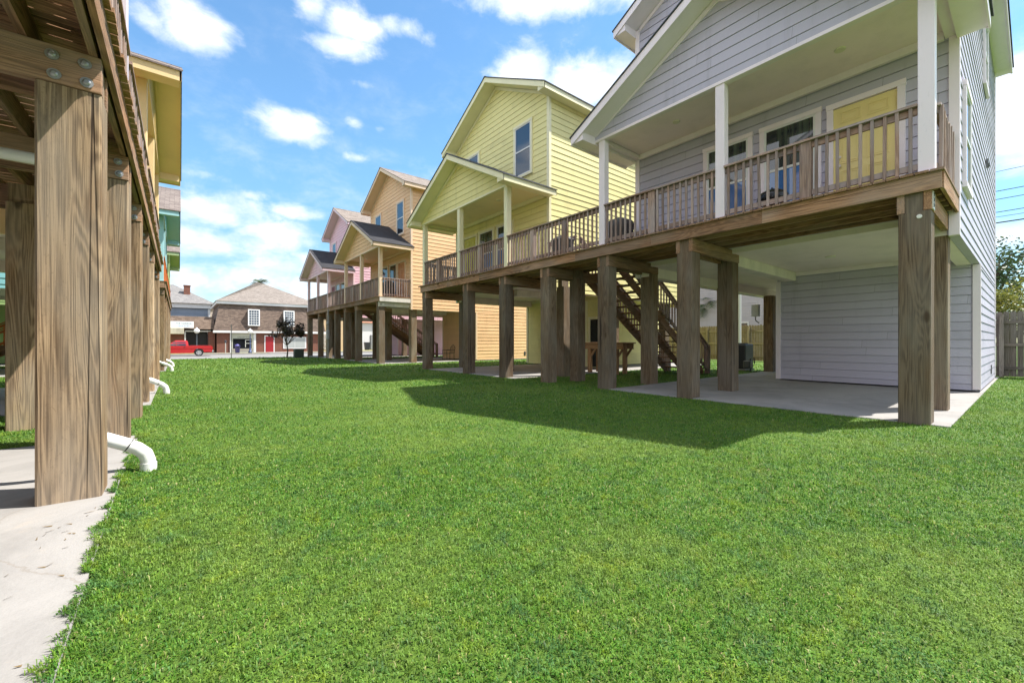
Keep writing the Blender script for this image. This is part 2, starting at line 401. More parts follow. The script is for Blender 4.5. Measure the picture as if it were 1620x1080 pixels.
def door(parent, T, ax, pos, n, u0, u1, z0, z1, trim, leafm, tw=.1, handle_at=None, threshold=True):
    m = Mb()
    ubox(m, ax, pos, n, u0, u0+tw, z0, z1-tw-.001, -.02, .066); ubox(m, ax, pos, n, u1-tw, u1, z0, z1-tw-.001, -.02, .066); ubox(m, ax, pos, n, u0-.01, u1+.01, z1-tw, z1, -.02, .071)
    d = m.build('door_frame', trim, parent, T)
    a0, a1, b1 = u0+tw, u1-tw, z1-tw; m = Mb()
    ubox(m, ax, pos, n, a0, a1, z0+.02, b1-.015, 0, .036)
    w = a1-a0; h = b1-z0
    for (f0, f1) in ((.12, .45), (.55, .88)):
        for (g0, g1) in ((.08, .42), (.48, .80), (.85, .95)):
            p0, p1, q0, q1 = a0+w*f0, a0+w*f1, z0+h*g0, z0+h*g1; e = .018
            for k, dd in ((0, .046), (.035, .043)):
                ubox(m, ax, pos, n, p0+k, p1-k, q0+k, q0+k+e, .03, dd); ubox(m, ax, pos, n, p0+k, p1-k, q1-k-e, q1-k, .03, dd)
                ubox(m, ax, pos, n, p0+k, p0+k+e, q0+k+e, q1-k-e, .03, dd); ubox(m, ax, pos, n, p1-k-e, p1-k, q0+k+e, q1-k-e, .03, dd)
    lf = m.build('door_leaf', leafm, d, T)
    m = Mb(); hu = handle_at if handle_at else a1-.07
    P = (lambda u, z, q: (pos+n*q, u, z)) if ax == 'x' else (lambda u, z, q: (u, pos+n*q, z))
    m.tube([P(hu, z0+.95, .03), P(hu, z0+.95, .065), P(hu, z0+.95, .09)], [.02, .015, .03], 10); m.tube([P(hu, z0+1.12, .03), P(hu, z0+1.12, .06)], .026, 10)
    m.build('handle', plain((.5, .45, .35), .3, .9, 'brass'), d, T, smooth=True)
    return d

def roof(parent, T, x0, x1, w, ov, ze, slope, th, roofm, trimm, name='roof'):
    """gable roof, ridge along local x, over walls at y 0..w, eaves ov outside, top height ze at the eave line"""
    mid = w/2; za = ze+slope*(mid+ov)
    body, sh = Mb(), Mb()
    for sgn in (1, -1):
        Y = (lambda q: q) if sgn == 1 else (lambda q: w-q)
        body.prism([(Y(-ov), ze-th), (Y(mid), za-th), (Y(mid), za), (Y(-ov), ze)], 'x', x0, x1)
        # boxed eave with a flat soffit
        body.prism([(Y(-ov), ze-th-.02), (Y(-.004), ze-th-.02), (Y(-.004), ze-th+slope*ov-.004), (Y(-ov), ze-th-.002)], 'x', x0+.004, x1-.004)
        # eave board and rake boards
        body.box(x0-.028, x1+.02, Y(-ov-.026), Y(-ov-.001), ze-th-.05, ze-.012)
        for xa, xb in ((x0-.026, x0-.001), (x1+.001, x1+.024)):
            body.prism([(Y(-ov-.026), ze-th-.05), (Y(mid), za-th-.035), (Y(mid), za-.004), (Y(-ov-.026), ze-.016)], 'x', xa, xb)
        sh.prism([(Y(-ov-.055), ze-.028), (Y(mid), za+.001), (Y(mid), za+.03), (Y(-ov-.055), ze+.002)], 'x', x0-.05, x1+.04)
    sh.prism([(mid-.12, za+.031-slope*.12), (mid, za+.031), (mid+.12, za+.031-slope*.12), (mid+.12, za+.045-slope*.12), (mid, za+.048), (mid-.12, za+.045-slope*.12)], 'x', x0-.05, x1+.04)
    r = sh.build(name, roofm, parent, T)
    body.build('fascia', trimm, r, T)
    return za

# ---------------------------------------------------------------- row houses
WD, LEN = 5.95, 11.5           # width along the row, depth away from the courtyard
def house(kind, T, sid, trim, roofm, label, doorcol, deckroof=None, porch_sid=None, group=None, garage_w=3.98, storage_door=False, side_windows=False, rear=LEN, posts=(.07, 2.86, 5.68)):
    X0, sx, Y0, sy = T
    root = thing(kind, (X0+sx*6, Y0+sy*WD/2, 0), label, 'house', group)
    sm, tm = siding_mat(sid), paint(trim, .5)
    def B(m, name, mt, p=root, **k): return m.build(name, mt, p, T, **k)
    Ze, SL, th = 9.5, .527, .15; OV = .33
    zw = Ze+SL*OV-th; za = Ze+SL*(OV+WD/2)-th
    m = Mb()
    siding(m, 'x', 1.73, -1, [(.001, 3.24), (WD-.001, 3.24), (WD-.001, zw), (WD/2, za-.01), (.001, zw)])
    B(m, 'front_wall', sm)
    m = Mb(); siding(m, 'y', 0, -1, [(1.74, 2.87), (rear, 2.87), (rear, zw), (1.74, zw)])
    siding(m, 'y', 0, -1, [(5.88, .06), (rear, .06), (rear, 2.869), (5.88, 2.869)]); B(m, 'side_wall', sm)
    m = Mb(); siding(m, 'y', WD, 1, [(1.74, 2.87), (rear, 2.87), (rear, zw), (1.74, zw)]); B(m, 'side_wall', sm)
    m = Mb(); siding(m, 'x', rear, 1, [(.11, 2.87), (WD-.11, 2.87), (WD-.11, zw), (WD/2, za-.01), (.11, zw)])
    siding(m, 'x', rear, 1, [(.11, .06), (garage_w-.11, .06), (garage_w-.11, 2.869), (.11, 2.869)]); B(m, 'rear_wall', sm)
    m = Mb(); siding(m, 'x', 5.88, -1, [(.11, .06), (garage_w-.002, .06), (garage_w-.002, 3.13), (.11, 3.13)])
    siding(m, 'y', garage_w, 1, [(5.99, .06), (rear-.12, .06), (rear-.12, 3.12), (5.99, 3.12)]); B(m, 'garage_wall', sm)
    # corner boards, garage trim
    m = Mb()
    for y, s in ((0, -1), (WD, 1)):
        m = Mb(); m.box(1.698, 1.80, y+s*.032, y-s*.09, 2.85, zw-.003); B(m, 'corner_board', tm)
        m = Mb(); m.box(rear-.07, rear+.032, y+s*.032, y-s*.09, .1 if y == 0 else 2.87, zw-.003); B(m, 'corner_board', tm)
    m = Mb(); m.box(5.848, 5.95, -.032, .09, .08, 2.86); B(m, 'corner_board', tm)
    m = Mb(); m.box(5.847, 5.95, garage_w+.032, garage_w-.09, .05, 2.9); B(m, 'corner_board', tm)
    m = Mb(); m.box(5.855, 5.879, .11, garage_w-.1, 3.02, 3.128); B(m, 'wall_trim', tm); m = Mb()
    # frieze boards under the rakes
    for s in (1, -1):
        Y = (lambda q: q) if s == 1 else (lambda q: WD-q)
        m.prism([(Y(.1), zw-.12+.053), (Y(WD/2), za-.13), (Y(WD/2), za-.012), (Y(.1), zw+.04)], 'x', 1.696, 1.728)
    B(m, 'frieze_board', tm)
    # carport ceiling and boxed beams
    m = Mb(); m.box(1.85, rear-.12, .12, WD-.12, 3.131, 3.25)
    m.box(1.76, 5.875, .115, .34, 2.872, 3.13); m.box(1.76, rear-.13, WD-.34, WD-.115, 2.872, 3.13); m.box(1.745, 1.848, .12, WD-.12, 3.125, 3.24)
    B(m, 'carport_ceiling', paint((.88, .77, .73), .6, .15))
    m = Mb(); m.box(2.12, 5.875, 3.5, 3.8, 2.885, 3.13, .012); m.box(5.9-.04, 5.878, 3.5, garage_w-.1, 2.9, 3.13)
    B(m, 'carport_beam', paint((.82, .74, .68), .6, .35))
    m = Mb(); m.tube([(3.9, 2.2, 3.13), (3.9, 2.2, 3.105)], .1, 16); B(m, 'ceiling_lamp', plain((.75, .72, .6), .4))
    # main roof
    roof(root, T, 1.2, rear+.35, WD, OV, Ze, SL, th, roofm, tm)
    # porch
    PZ, PS = 6.13, .52; zp = PZ+PS*.33-th; zpa = PZ+PS*(.33+WD/2)-th
    m = Mb(); siding(m, 'x', .02, -1, [(.001, 6.06), (WD-.001, 6.06), (WD-.001, zp), (WD/2, zpa-.01), (.001, zp)]); B(m, 'porch_gable', siding_mat(porch_sid or sid))
    m = Mb()
    for s in (1, -1):
        Y = (lambda q: q) if s == 1 else (lambda q: WD-q)
        m.prism([(Y(.02), zp-.02), (Y(WD/2), zpa-.13), (Y(WD/2), zpa-.012), (Y(.02), zp-.004+.01)], 'x', -.012, .018)
        m.box(.03, 1.725, Y(.0), Y(.13), 6.03, 6.128)
    m.box(.0, .13, -.004, WD+.004, 6.0, 6.058); m.box(1.63, 1.70, .14, WD-.14, 6.0, 6.127)
    B(m, 'porch_beam', tm)
    m = Mb(); m.box(.13, 1.70, .14, WD-.14, 6.129, 6.15); B(m, 'porch_ceiling', paint(tuple(min(.88, x*k) for x, k in zip(trim, (1.1, .99, .96))), .6, .15))
    roof(root, T, -.45, 1.70, WD, .33, PZ, PS, th, deckroof or roofm, tm, 'porch_roof')
    for y in (1.3, 4.3):
        m = Mb(); m.tube([(.85, y, 6.13), (.85, y, 6.11)], [.085, .075], 16); B(m, 'ceiling_lamp', plain((.7, .66, .5), .4))
    for y in posts:
        m = Mb(); m.box(.02, .19, y, y+.17, 3.475, 6.0, .006); m.box(.0, .21, y-.02, y+.19, 3.465, 3.475)
        B(m, 'porch_post', tm)
    # windows and door on the porch
    white = paint((.72, .72, .7), .4, .05)
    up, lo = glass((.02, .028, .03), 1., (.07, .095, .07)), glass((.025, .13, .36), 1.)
    door(root, T, 'x', 1.73, -1, .60, 1.70, 3.465, 5.62, tm, paint(doorcol, .45, .08), handle_at=1.50)
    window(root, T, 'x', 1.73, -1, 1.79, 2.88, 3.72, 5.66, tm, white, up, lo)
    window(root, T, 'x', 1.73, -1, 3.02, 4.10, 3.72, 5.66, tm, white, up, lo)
    dk, bl = glass((.02, .05, .09)), glass((.012, .02, .03))
    window(root, T, 'x', 1.73, -1, .82, 1.86, 7.05, 9.0, tm, white, dk, bl)
    window(root, T, 'x', 1.73, -1, 4.1, 5.14, 7.05, 9.0, tm, white, dk, bl)
    # windows on the side walls
    for pos, n in (((0, -1),) if side_windows else ()):
        window(root, T, 'y', pos, n, 2.35, 3.35, 3.75, 5.55, tm, white, dk, bl); window(root, T, 'y', pos, n, 6.8, 7.8, 7.2, 8.9, tm, white, dk, bl)
    m = Mb(); m.box(7.62, 7.8, -.02, -.06, 5.47, 5.66); m.box(7.63, 7.79, -.06, -.085, 5.49, 5.55); B(m, 'vent', plain((.12, .12, .13), .5))
    m = Mb(); m.box(9.6, 9.75, -.018, -.03, .25, .5); B(m, 'outlet_cover', plain((.05, .05, .05), .5))
    if storage_door:
        m = Mb(); siding(m, 'x', 5.88, -1, [(garage_w+.03, .06), (5.15, .06), (5.15, 3.13), (garage_w+.03, 3.13)]); B(m, 'garage_wall', sm)
        door(root, T, 'x', 5.88, -1, 4.1, 5.05, .06, 2.2, tm, plain((.02, .02, .022), .5, spec=.3))
    return root

# ---------------------------------------------------------------- pile decks
BEAMW = dict(base=(.38, .215, .12), dark=(.14, .075, .04), grey=(.345, .275, .225), greyness=.5)
RAILW = dict(base=(.38, .26, .205), dark=(.19, .125, .10), grey=(.40, .365, .375), greyness=.55, cracks=False)
PILE_Y = [.44, 3.81, 5.88, 7.93, 9.88, 12.05, 15.24]      # far edges, w .33
def deck(T, label, railcol=None, bolts=False, number=None, gaprear=True, group=None, vary=0., endboard=None):
    X0, sx, Y0, sy = T; L = 15.33; w = .33
    root = thing('wooden_deck', (X0, Y0+sy*L/2, 0), label, 'deck', group)
    def B(m, name, mt, p=root, **k): return m.build(name, mt, p, T, **k)
    def Wp(x, y, z): return (X0+sx*x, Y0+sy*y, z)
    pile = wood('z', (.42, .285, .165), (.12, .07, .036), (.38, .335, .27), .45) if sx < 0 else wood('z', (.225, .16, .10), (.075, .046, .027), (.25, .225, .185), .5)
    wx, wy, wz = wood('x', **BEAMW), wood('y', **BEAMW), wood('z', **BEAMW)
    rk = RAILW if railcol is None else dict(base=railcol, dark=tuple(.6*x for x in railcol), grey=railcol, greyness=.2, cracks=False)
    ry, rz, rx = wood('y', **rk), wood('z', **rk), wood('x', **rk)
    # piles: one full mesh copied
    def pilemesh(x, y, top=2.94, tenon=3.2):
        m = Mb(); c = .014; e = random.uniform(-.006, .006); g = random.uniform(-.006, .006)
        def ring(z, dx=0, dy=0, i=0): 
            a0, a1, b0, b1 = dx+i, w+dx-i, dy+i, w+dy-i
            return [(x+p, y+q, z) for p, q in ((a0+c, b0), (a1-c, b0), (a1, b0+c), (a1, b1-c), (a1-c, b1), (a0+c, b1), (a0, b1-c), (a0, b0+c))]
        m.loft([ring(-.3), ring(1, e*.3, g*.3), ring(2, e*.7, g*.6), ring(top, e, g)])
        m.box(x+.012, x+w-.012, y+.075, y+w-.075, top-.02, tenon)
        return m
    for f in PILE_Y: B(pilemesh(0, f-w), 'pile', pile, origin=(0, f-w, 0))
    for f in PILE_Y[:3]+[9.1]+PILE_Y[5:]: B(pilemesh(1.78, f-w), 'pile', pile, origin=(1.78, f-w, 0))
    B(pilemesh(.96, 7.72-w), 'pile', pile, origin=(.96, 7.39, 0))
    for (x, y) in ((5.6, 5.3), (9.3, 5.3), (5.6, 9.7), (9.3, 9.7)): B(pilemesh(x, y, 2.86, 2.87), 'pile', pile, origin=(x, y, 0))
    # doubled cross beams on the pile shoulders
    for f in PILE_Y:
        for q in (f-w-.012, f-.07):
            m = Mb(); m.box(0, 2.10, q, q+.082, 2.945, 3.205, .004); B(m, 'beam', paint((.7, .66, .6), .6, .5) if (endboard and q < .2) else wx)
            if bolts:
                for bx in ((.075, .235) if q < f-w+.1 else ()):
                    for bz in (3.0, 3.13):
                        xx = bx+.01 if bz > 3.05 else bx; bo = Mb()
                        bo.tube([(xx, q-.004, bz), (xx, q-.010, bz)], .036, 16); bo.tube([(xx, q-.010, bz), (xx, q-.020, bz), (xx, q-.028, bz)], [.022, .022, .012], 12)
                        B(bo, 'bolt', plain((.42, .42, .43), .5, .7, 'galvanised', noise=.3), smooth=True)
    # joists, rim, fascia
    for x in (.02, .36, .74, 1.12, 1.5):
        m = Mb(); m.box(x, x+.045, .04, L-.04, 3.207, 3.418); B(m, 'joist', wy)
    for k in range(7):
        y0, y1 = L*k/7+.001, L*(k+1)/7-.001; m = Mb(); m.box(-.042, -.002, y0, y1, 3.2, 3.43, .002); B(m, 'fascia_board', wy, origin=(0, y0, 3.2))
    for q, s in ((0, 1), (L, -1)):
        m = Mb(); m.box(-.002, 1.70, q-s*.02, q+s*.02, 3.2, 3.43, .002); B(m, 'rim_board', paint((.7, .66, .6), .6, .5) if (endboard and q == 0) else wx)
    m = Mb(); y = -.03; rr = random.Random(3)
    while y < L:
        d = rr.uniform(0, .02); m.box(-.075-d, 1.69, y, y+.138, 3.43, 3.462); y += .1475
    B(m, 'decking', wx)
    # landing deck between the houses carries on to the stair
    # railing bays
    posts = [1.49, 4.33, 6.97, 8.24, 10.97, 13.82]
    anchors = [.07, 2.86, 5.68]; anch2 = [L-a-.17 for a in anchors]
    stops = sorted([(a, a+.17) for a in anchors+anch2]+[(p, p+.16) for p in posts])
    for p in posts:
        m = Mb(); m.box(.02, .14, p, p+.16, 3.463, 4.40, .006); B(m, 'railing_post', rz, origin=(.02, p, 3.46))
    balm = Mb(); balm.box(-.018, .018, -.02, .02, 0, .93, .003)
    bal0 = None
    def bay(p, q, along='y', fix=.05):
        """railing bay between p and q (along local y at x=fix, or along local x at y=fix)"""
        nonlocal bal0
        m = Mb()
        if along == 'y':
            m.box(fix, fix+.04, p, q, 4.30, 4.39); m2 = Mb(); m2.box(fix, fix+.04, p, q, 3.53, 3.615)
        else: m.box(p, q, fix-.02, fix+.02, 4.30, 4.39); m2 = Mb(); m2.box(p, q, fix-.02, fix+.02, 3.53, 3.615)
        r = B(m, 'top_rail', ry if along == 'y' else rx); B(m2, 'bottom_rail', ry if along == 'y' else rx)
        n = max(1, int(round((q-p)/.132))); 
        for k in range(n):
            c = p+(q-p)*(k+.5)/n
            loc = (fix-.021, c, 3.49) if along == 'y' else (c, fix-.042, 3.49)
            if bal0 is None: bal0 = balm.build('baluster', rz, r, None, origin=(0, 0, 0)); bal0.location = tuple(Wp(*loc)[i]-WL[root.name][i] for i in range(3)); WL[bal0.name] = Wp(*loc)
            else: o = copy(bal0, r, Wp(*loc)); o.rotation_euler = (random.gauss(0, .006), random.gauss(0, .006), random.gauss(0, .04))
    for (a, b), (c, d) in zip(stops, stops[1:]): bay(b+.004, c-.004)
    for (a, b), (c, d) in zip(stops, stops[1:]): m = Mb(); m.box(-.012, .11, (b if a in anchors+anch2 else a)+.001, c-.001, 4.402, 4.436); B(m, 'hand_rail', ry)
    for q, s in ((.03, 1), (L-.03, -1)):
        bay(.2, 1.68, 'x', q+.05*s); m = Mb(); m.box(.195, 1.70, q+.0*s, q+.11*s, 4.402, 4.436); B(m, 'hand_rail', rx)
    bay(8.15, 9.3, 'y', 1.66); m = Mb(); m.box(1.62, 1.74, 8.12, 9.36, 4.402, 4.436); B(m, 'hand_rail', ry)
    # stair going down between the houses
    ns = 18; x0, x1, z0 = 1.75, 6.55, 3.43
    for y in (6.55, 7.25, 7.95):
        m = Mb(); m.loft([[(x0, y, z0-.30), (x0, y+.045, z0-.30), (x0, y+.045, z0), (x0, y, z0)], [(x1, y, -.06), (x1, y+.045, -.06), (x1, y+.045, .2), (x1, y, .2)]]); B(m, 'stringer', wx)
    for k in range(ns):
        fr = (k+.5)/ns; x = x0+(x1-x0)*fr; z = z0*(1-fr)+.12; m = Mb(); m.box(x-.05, x+.22, 6.5, 8.05, z-.04, z); B(m, 'tread', wy)
    for y in (6.50, 8.03):
        m = Mb(); m.bar((x0, y, z0+.95), (x1+.25, y, .98), .09, .035); m.bar((x0, y, z0+.86), (x1+.2, y, .89), .04, .09)
        r = B(m, 'stair_rail', rx); m = Mb(); m.bar((x0, y, z0+.12), (x1+.2, y, .15), .04, .09); B(m, 'stair_bottom_rail', rx)
        m = Mb(); m.box(x1+.15, x1+.3, y-.06, y+.09, .0, 1.0, .006); B(m, 'newel_post', rz)
        for k in range(30):
            fr = (k+.5)/30; x = x0+(x1-x0)*fr; z = z0*(1-fr)+.02*fr+.1
            o = copy(bal0, r, Wp(x, y-.02, z)); o.scale = (1, 1, .92)
    if number:
        cu = bpy.data.curves.new('house_number', 'FONT'); cu.body = number[0]; cu.size = number[1]; cu.extrude = .004; cu.space_line = .82; cu.align_x = 'LEFT'
        cu.materials.append(plain((.015, .015, .015), .5)); tmp = bpy.data.objects.new('tmp', cu)
        me = bpy.data.meshes.new_from_object(tmp); bpy.data.objects.remove(tmp)
        pl = Mb(); py = PILE_Y[0]-w-.012-.012
        pl.box(number[2], number[2]+number[3], py, py+.011, number[4], number[4]+number[5]); pn = B(pl, 'number_plate', paint((.72, .7, .64), .5, .3))
        o = bpy.data.objects.new('house_number', me); link(o, pn, Wp(number[2]+.02, py-.004, number[4]+number[5]-number[1]*.72-.015)); o.rotation_euler = (pi/2, 0, 0)
    return root

XR, XL = 7.97, -.44
YA = .77
def TR(y0, flip=False): return (XR, 1, y0+(WD if flip else 0), -1 if flip else 1)
def TL(y0, flip=False): return (XL, -1, y0+(WD if flip else 0), -1 if flip else 1)
YB, P2 = 10.15, 20.0
tan = shingle((.15, .12, .10), (.24, .20, .17)); dark = shingle((.045, .05, .062), (.085, .09, .105)); blk = shingle((.018, .018, .022), (.035, .035, .042)); taupe = shingle((.14, .11, .10), (.22, .18, .16))
house('grey_house', TR(YA), (.50, .475, .57), (.84, .75, .79), dark, 'grey raised house with a yellow front door on its porch', (.82, .67, .28), rear=11.5, side_windows=True)
house('yellow_house', TR(YB, True), (.80, .73, .34), (.82, .77, .52), dark, 'bright yellow raised house beside the grey one', (.62, .58, .10), storage_door=True)
house('orange_house', TR(YA+P2), (.82, .53, .30), (.80, .60, .42), tan, 'orange raised house between the yellow and pink ones', (.6, .25, .08), deckroof=blk)
house('pink_house', TR(YB+P2, True), (.76, .51, .58), (.76, .58, .62), tan, 'pink raised house at the street end of the right hand row', (.3, .04, .05), deckroof=blk)
house('lilac_house', TL(YA), (.60, .50, .60), (.68, .60, .68), taupe, 'lilac house raised above the near left deck, its porch post against the sky', (.6, .5, .5))
house('cream_house', TL(YB, True), (.82, .58, .25), (.86, .64, .33), taupe, 'cream yellow house with a deep eave, on the left behind the lilac one', (.5, .4, .15))
house('blue_house', TL(YA+P2), (.22, .48, .52), (.36, .62, .66), taupe, 'pale blue house in the left row beyond the cream one', (.3, .5, .5))
house('green_house', TL(YB+P2, True), (.30, .42, .16), (.42, .55, .28), taupe, 'green house at the street end of the left hand row', (.3, .4, .2))
deck(TR(YA), 'brown timber deck on piles joining the grey and yellow houses', number=('1\n3\n5', .085, .03, .15, 2.955, .24), group=None)
_d = [o for o in COL.objects if o.name == 'wooden_deck'][0]
m = Mb(); m.tube([(7.972, .99, 2.87), (7.955, .99, 2.87)], [.032, .026], 16); m.build('white_cap', paint((.75, .73, .68), .5, .2), _d)
deck(TR(YA+P2), 'weathered timber deck on piles joining the orange and pink houses', number=('23', .13, .02, .27, 3.0, .13), endboard=True)
deck(TL(YA), bolts=True, label='timber deck on big piles overhead at the left edge, under the lilac and cream houses')
deck(TL(YA+P2), 'deck with orange painted railing, under the blue and green houses', railcol=(.62, .17, .05))

# ---------------------------------------------------------------- ground
def grid_sheet(xs, ys, zf):
    m = Mb(); n = len(xs); m.v = [(x, y, zf(x, y)) for y in ys for x in xs]
    for j in range(len(ys)-1):
        for i in range(n-1): m.f.append((j*n+i, j*n+i+1, (j+1)*n+i+1, (j+1)*n+i)); m.mi.append(0)
    return m
def gz(x, y):
    import bisect
    Y = [-500, 30, 38.5, 42, 43, 57.2, 58, 900]; Z = [0, 0, -.14, -.36, -.42, -.42, -.22, -.22]
    return float(np.interp(y, Y, Z))
def lawn_mat():
    m, t, b = new('lawn'); v, _ = coords(t, rnd=False)
    n1 = t.n('ShaderNodeTexNoise', i_Scale=.7, i_Detail=6.); t.l(v, n1.inputs['Vector'])
    n2 = t.n('ShaderNodeTexNoise', i_Scale=55., i_Detail=5., i_Roughness=.7); t.l(v, n2.inputs['Vector'])
    c = t.mix(t.sstep(n2.outputs[0], .35, .65), (.035, .085, .006), (.10, .18, .015))
    c = t.mix(t.sstep(n1.outputs[0], .4, .7, 0., .45), c, (.10, .17, .015))
    sp = t.n('ShaderNodeSeparateXYZ'); t.l(v, sp.inputs[0])
    c = t.mix(t.sstep(sp.outputs[1], 41, 44), c, (.22, .2, .07))
    t.l(c, b.inputs['Base Color']); b.inputs['Roughness'].default_value = .95; bump(t, b, n2.outputs[0], .02, .8); return m
xs = [-600, -120, -40, -12, -4, 0, 2, 4, 6, 8, 12, 20, 40, 120, 600]
ys = [-300, -60, -20, -8, 0, 5, 10, 20, 30, 34, 38.5, 40, 42, 43, 50, 57.2, 58, 62, 80, 150, 900]
tag(grid_sheet(xs, ys, gz).build('ground', lawn_mat()), kind='structure')
def slab(x0, x1, y0, y1, z=.022):
    m = Mb(); m.box(x0, x1, y0, y1, -.15, z, .008)
    tag(m.build('concrete_slab', concrete(), None), kind='structure')
SL = [(8.0, 20.4, .70, 6.35), (8.02, 20.2, 9.95, 15.55), (8.0, 20.2, 20.7, 26.3), (8.0, 20.2, 30, 35.6),
      (-13, -.37, -6, 6.75), (-13, -.40, 9.9, 15.6), (-13, -.40, 20.7, 26.3), (-13, -.4, 30, 35.6)]
for a in SL[:4]+SL[5:]: slab(*a)
m = Mb(); m.prism([(-13, -6), (-.17, -6), (-.375, 4.6), (-.38, 6.75), (-13, 6.75)], 'z', -.15, .022); tag(m.build('concrete_slab', concrete()), kind='structure')
def asphalt():
    m, t, b = new('asphalt'); v, _ = coords(t, rnd=False); n = t.n('ShaderNodeTexNoise', i_Scale=60., i_Detail=4.); t.l(v, n.inputs['Vector'])
    n2 = t.n('ShaderNodeTexNoise', i_Scale=.4, i_Detail=5.); t.l(v, n2.inputs['Vector'])
    c = t.mix(n.outputs[0], (.17, .165, .155), (.24, .23, .22)); c = t.mix(t.sstep(n2.outputs[0], .45, .65, 0., .4), c, (.15, .145, .14)); t.l(c, b.inputs['Base Color']); b.inputs['Roughness'].default_value = .9; return m
m = Mb(); m.box(-300, 300, 43.2, 57, -.6, -.35); tag(m.build('road', asphalt()), kind='structure')
m = Mb(); m.box(-300, 300, 57.0, 57.2, -.6, -.2); tag(m.build('kerb', concrete()), kind='structure')
m = Mb(); m.box(8.6, 12, 57.2, 61, -.4, -.205); m.box(2, 60, 59.6, 60.9, -.4, -.2); tag(m.build('pavement', concrete()), kind='structure')

# ---------------------------------------------------------------- grass
def grass():
    c, s = cos(TH), sin(TH)
    bands = [(.9, 2.6, 15000, .026, .0033, 2), (2.6, 4.5, 8000, .030, .0045, 2), (4.5, 8, 3400, .034, .0068, 1), (8, 15, 1000, .042, .012, 1), (15, 27, 130, .06, .034, 1), (27, 42, 45, .07, .06, 1)]
    V = []; F3 = []; nv = 0; CA = []
    for d0, d1, dens, hh, ww, seg in bands:
        # sample in a box, keep those within the wedge in view plus a margin
        e0, e1 = (d0 if d0 < 1 else d0*.84), d1*1.16; umax = 1.36*e1+1.2; N = int((e1-e0)*2*umax*dens)
        d = rng.uniform(e0, e1, N); u = rng.uniform(-umax, umax, N); dj = d*np.clip(rng.normal(1, .06, N), .86, 1.14)
        keep = (np.abs(u) < 1.32*d+1.0) & (dj >= d0) & (dj < d1)
        d, u = d[keep], u[keep]; x = d*s+u*c; y = d*c-u*s
        keep = (y < 41) & (x < 23) & (x > -12)
        if d0 in (.9, 2.6, 4.5):        # the fringe that leans over the near slab
            ne = (5000, 5500, 6000)[(.9, 2.6, 4.5).index(d0)]; ya, yb = {.9: (.8, 2.6), 2.6: (2.6, 4.4), 4.5: (4.4, 6.9)}[d0]
            ye = rng.uniform(ya, yb, ne); ee = -.375+np.clip(4.6-ye, 0, 9)*.0193
            x = np.concatenate([x, ee+.02+rng.normal(0, .02, ne)+.012*np.sin(ye*17)]); y = np.concatenate([y, ye]); keep = np.concatenate([keep, np.ones(ne, bool)])
        for a in SL:
            wob = .016*np.sin(y*5.1)+.02*np.sin(y*13.7+1)+.016*np.sin(y*31.+2)+.012*np.sin(y*67)
            if a[0] < 0: ins = (x > a[0]) & (x < a[1]-.025+wob+np.clip(4.6-y, 0, 9)*.0193*(a[3] < 8)) & (y > a[2]) & (y < a[3])
            else: ins = (x > a[0]-.01+wob*.6) & (x < a[1]) & (y > a[2]+.0) & (y < a[3])
            keep &= ~ins
        x, y = x[keep], y[keep]; n = x.size
        z = np.interp(y, [30, 38.5, 42], [0, -.14, -.36])
        ang = rng.uniform(0, 2*pi, n); tilt = np.abs(rng.normal(.92, .42, n)); patch = .5+.5*np.sin(x*1.7+np.sin(y*1.3)*2)*np.sin(y*1.9+np.sin(x*.9)*2)
        fine = .5+.5*np.sin(x*11+3*np.sin(y*5))*np.sin(y*9+3*np.sin(x*6))
        h = hh*rng.uniform(.45, 1.25, n)*(.7+.35*patch+.25*fine); w = ww*rng.uniform(.6, 1.3, n)
        ed = -.375+np.clip(4.6-y, 0, 9)*.0193; edge = (x > ed-.08) & (x < ed+.09); h = np.where(edge, h*1.1, h); ang = np.where(edge & (rng.random(n) < .6), pi+rng.normal(0, .7, n), ang)
        broad = rng.random(n) < (.34 if seg == 2 else .25); w = np.where(broad, w*2.1, w); h = np.where(broad, h*.6, h)
        dx, dy = np.cos(ang), np.sin(ang); px, py = -dy, dx
        st, ct = np.sin(np.clip(tilt, 0, 1.45)), np.cos(np.clip(tilt, 0, 1.45))
        z = np.where((x < ed) & (x > ed-.2) & (y < 6.8), .024, z); base = np.stack([x, y, z+.002], 1)
        P = np.stack([px, py, np.zeros(n)], 1)*w[:, None]/2
        tip = base+np.stack([dx*st*h, dy*st*h, ct*h*1.0], 1)
        col = np.stack([rng.random(n), patch*.6+fine*.4, broad.astype(float), np.ones(n)], 1)
        if seg == 2:
            mid = base+np.stack([dx*st*h*.35, dy*st*h*.35, ct*h*.75+.004], 1)
            vs = np.stack([base-P*.6, base+P*.6, mid+P, mid-P, tip], 1).reshape(-1, 3)
            k = nv+np.arange(n)*5
            F3.append(np.stack([k, k+1, k+2], 1)); F3.append(np.stack([k, k+2, k+3], 1)); F3.append(np.stack([k+3, k+2, k+4], 1)); nv += 5*n; CA.append(np.repeat(col, 5, 0))
        else:
            vs = np.stack([base-P, base+P, tip+P*.25, tip-P*.25], 1).reshape(-1, 3); k = nv+np.arange(n)*4
            F3.append(np.stack([k, k+1, k+2], 1)); F3.append(np.stack([k, k+2, k+3], 1)); nv += 4*n; CA.append(np.repeat(col, 4, 0))
        V.append(vs)
    V = np.concatenate(V).astype(np.float32); F = np.concatenate(F3).astype(np.int32); CA = np.concatenate(CA).astype(np.float32)
    me = bpy.data.meshes.new('grass'); me.vertices.add(len(V)); me.vertices.foreach_set('co', V.ravel())
    me.loops.add(F.size); me.loops.foreach_set('vertex_index', F.ravel()); me.polygons.add(len(F))
    me.polygons.foreach_set('loop_start', np.arange(0, F.size, 3, dtype=np.int32)); me.update(calc_edges=True)
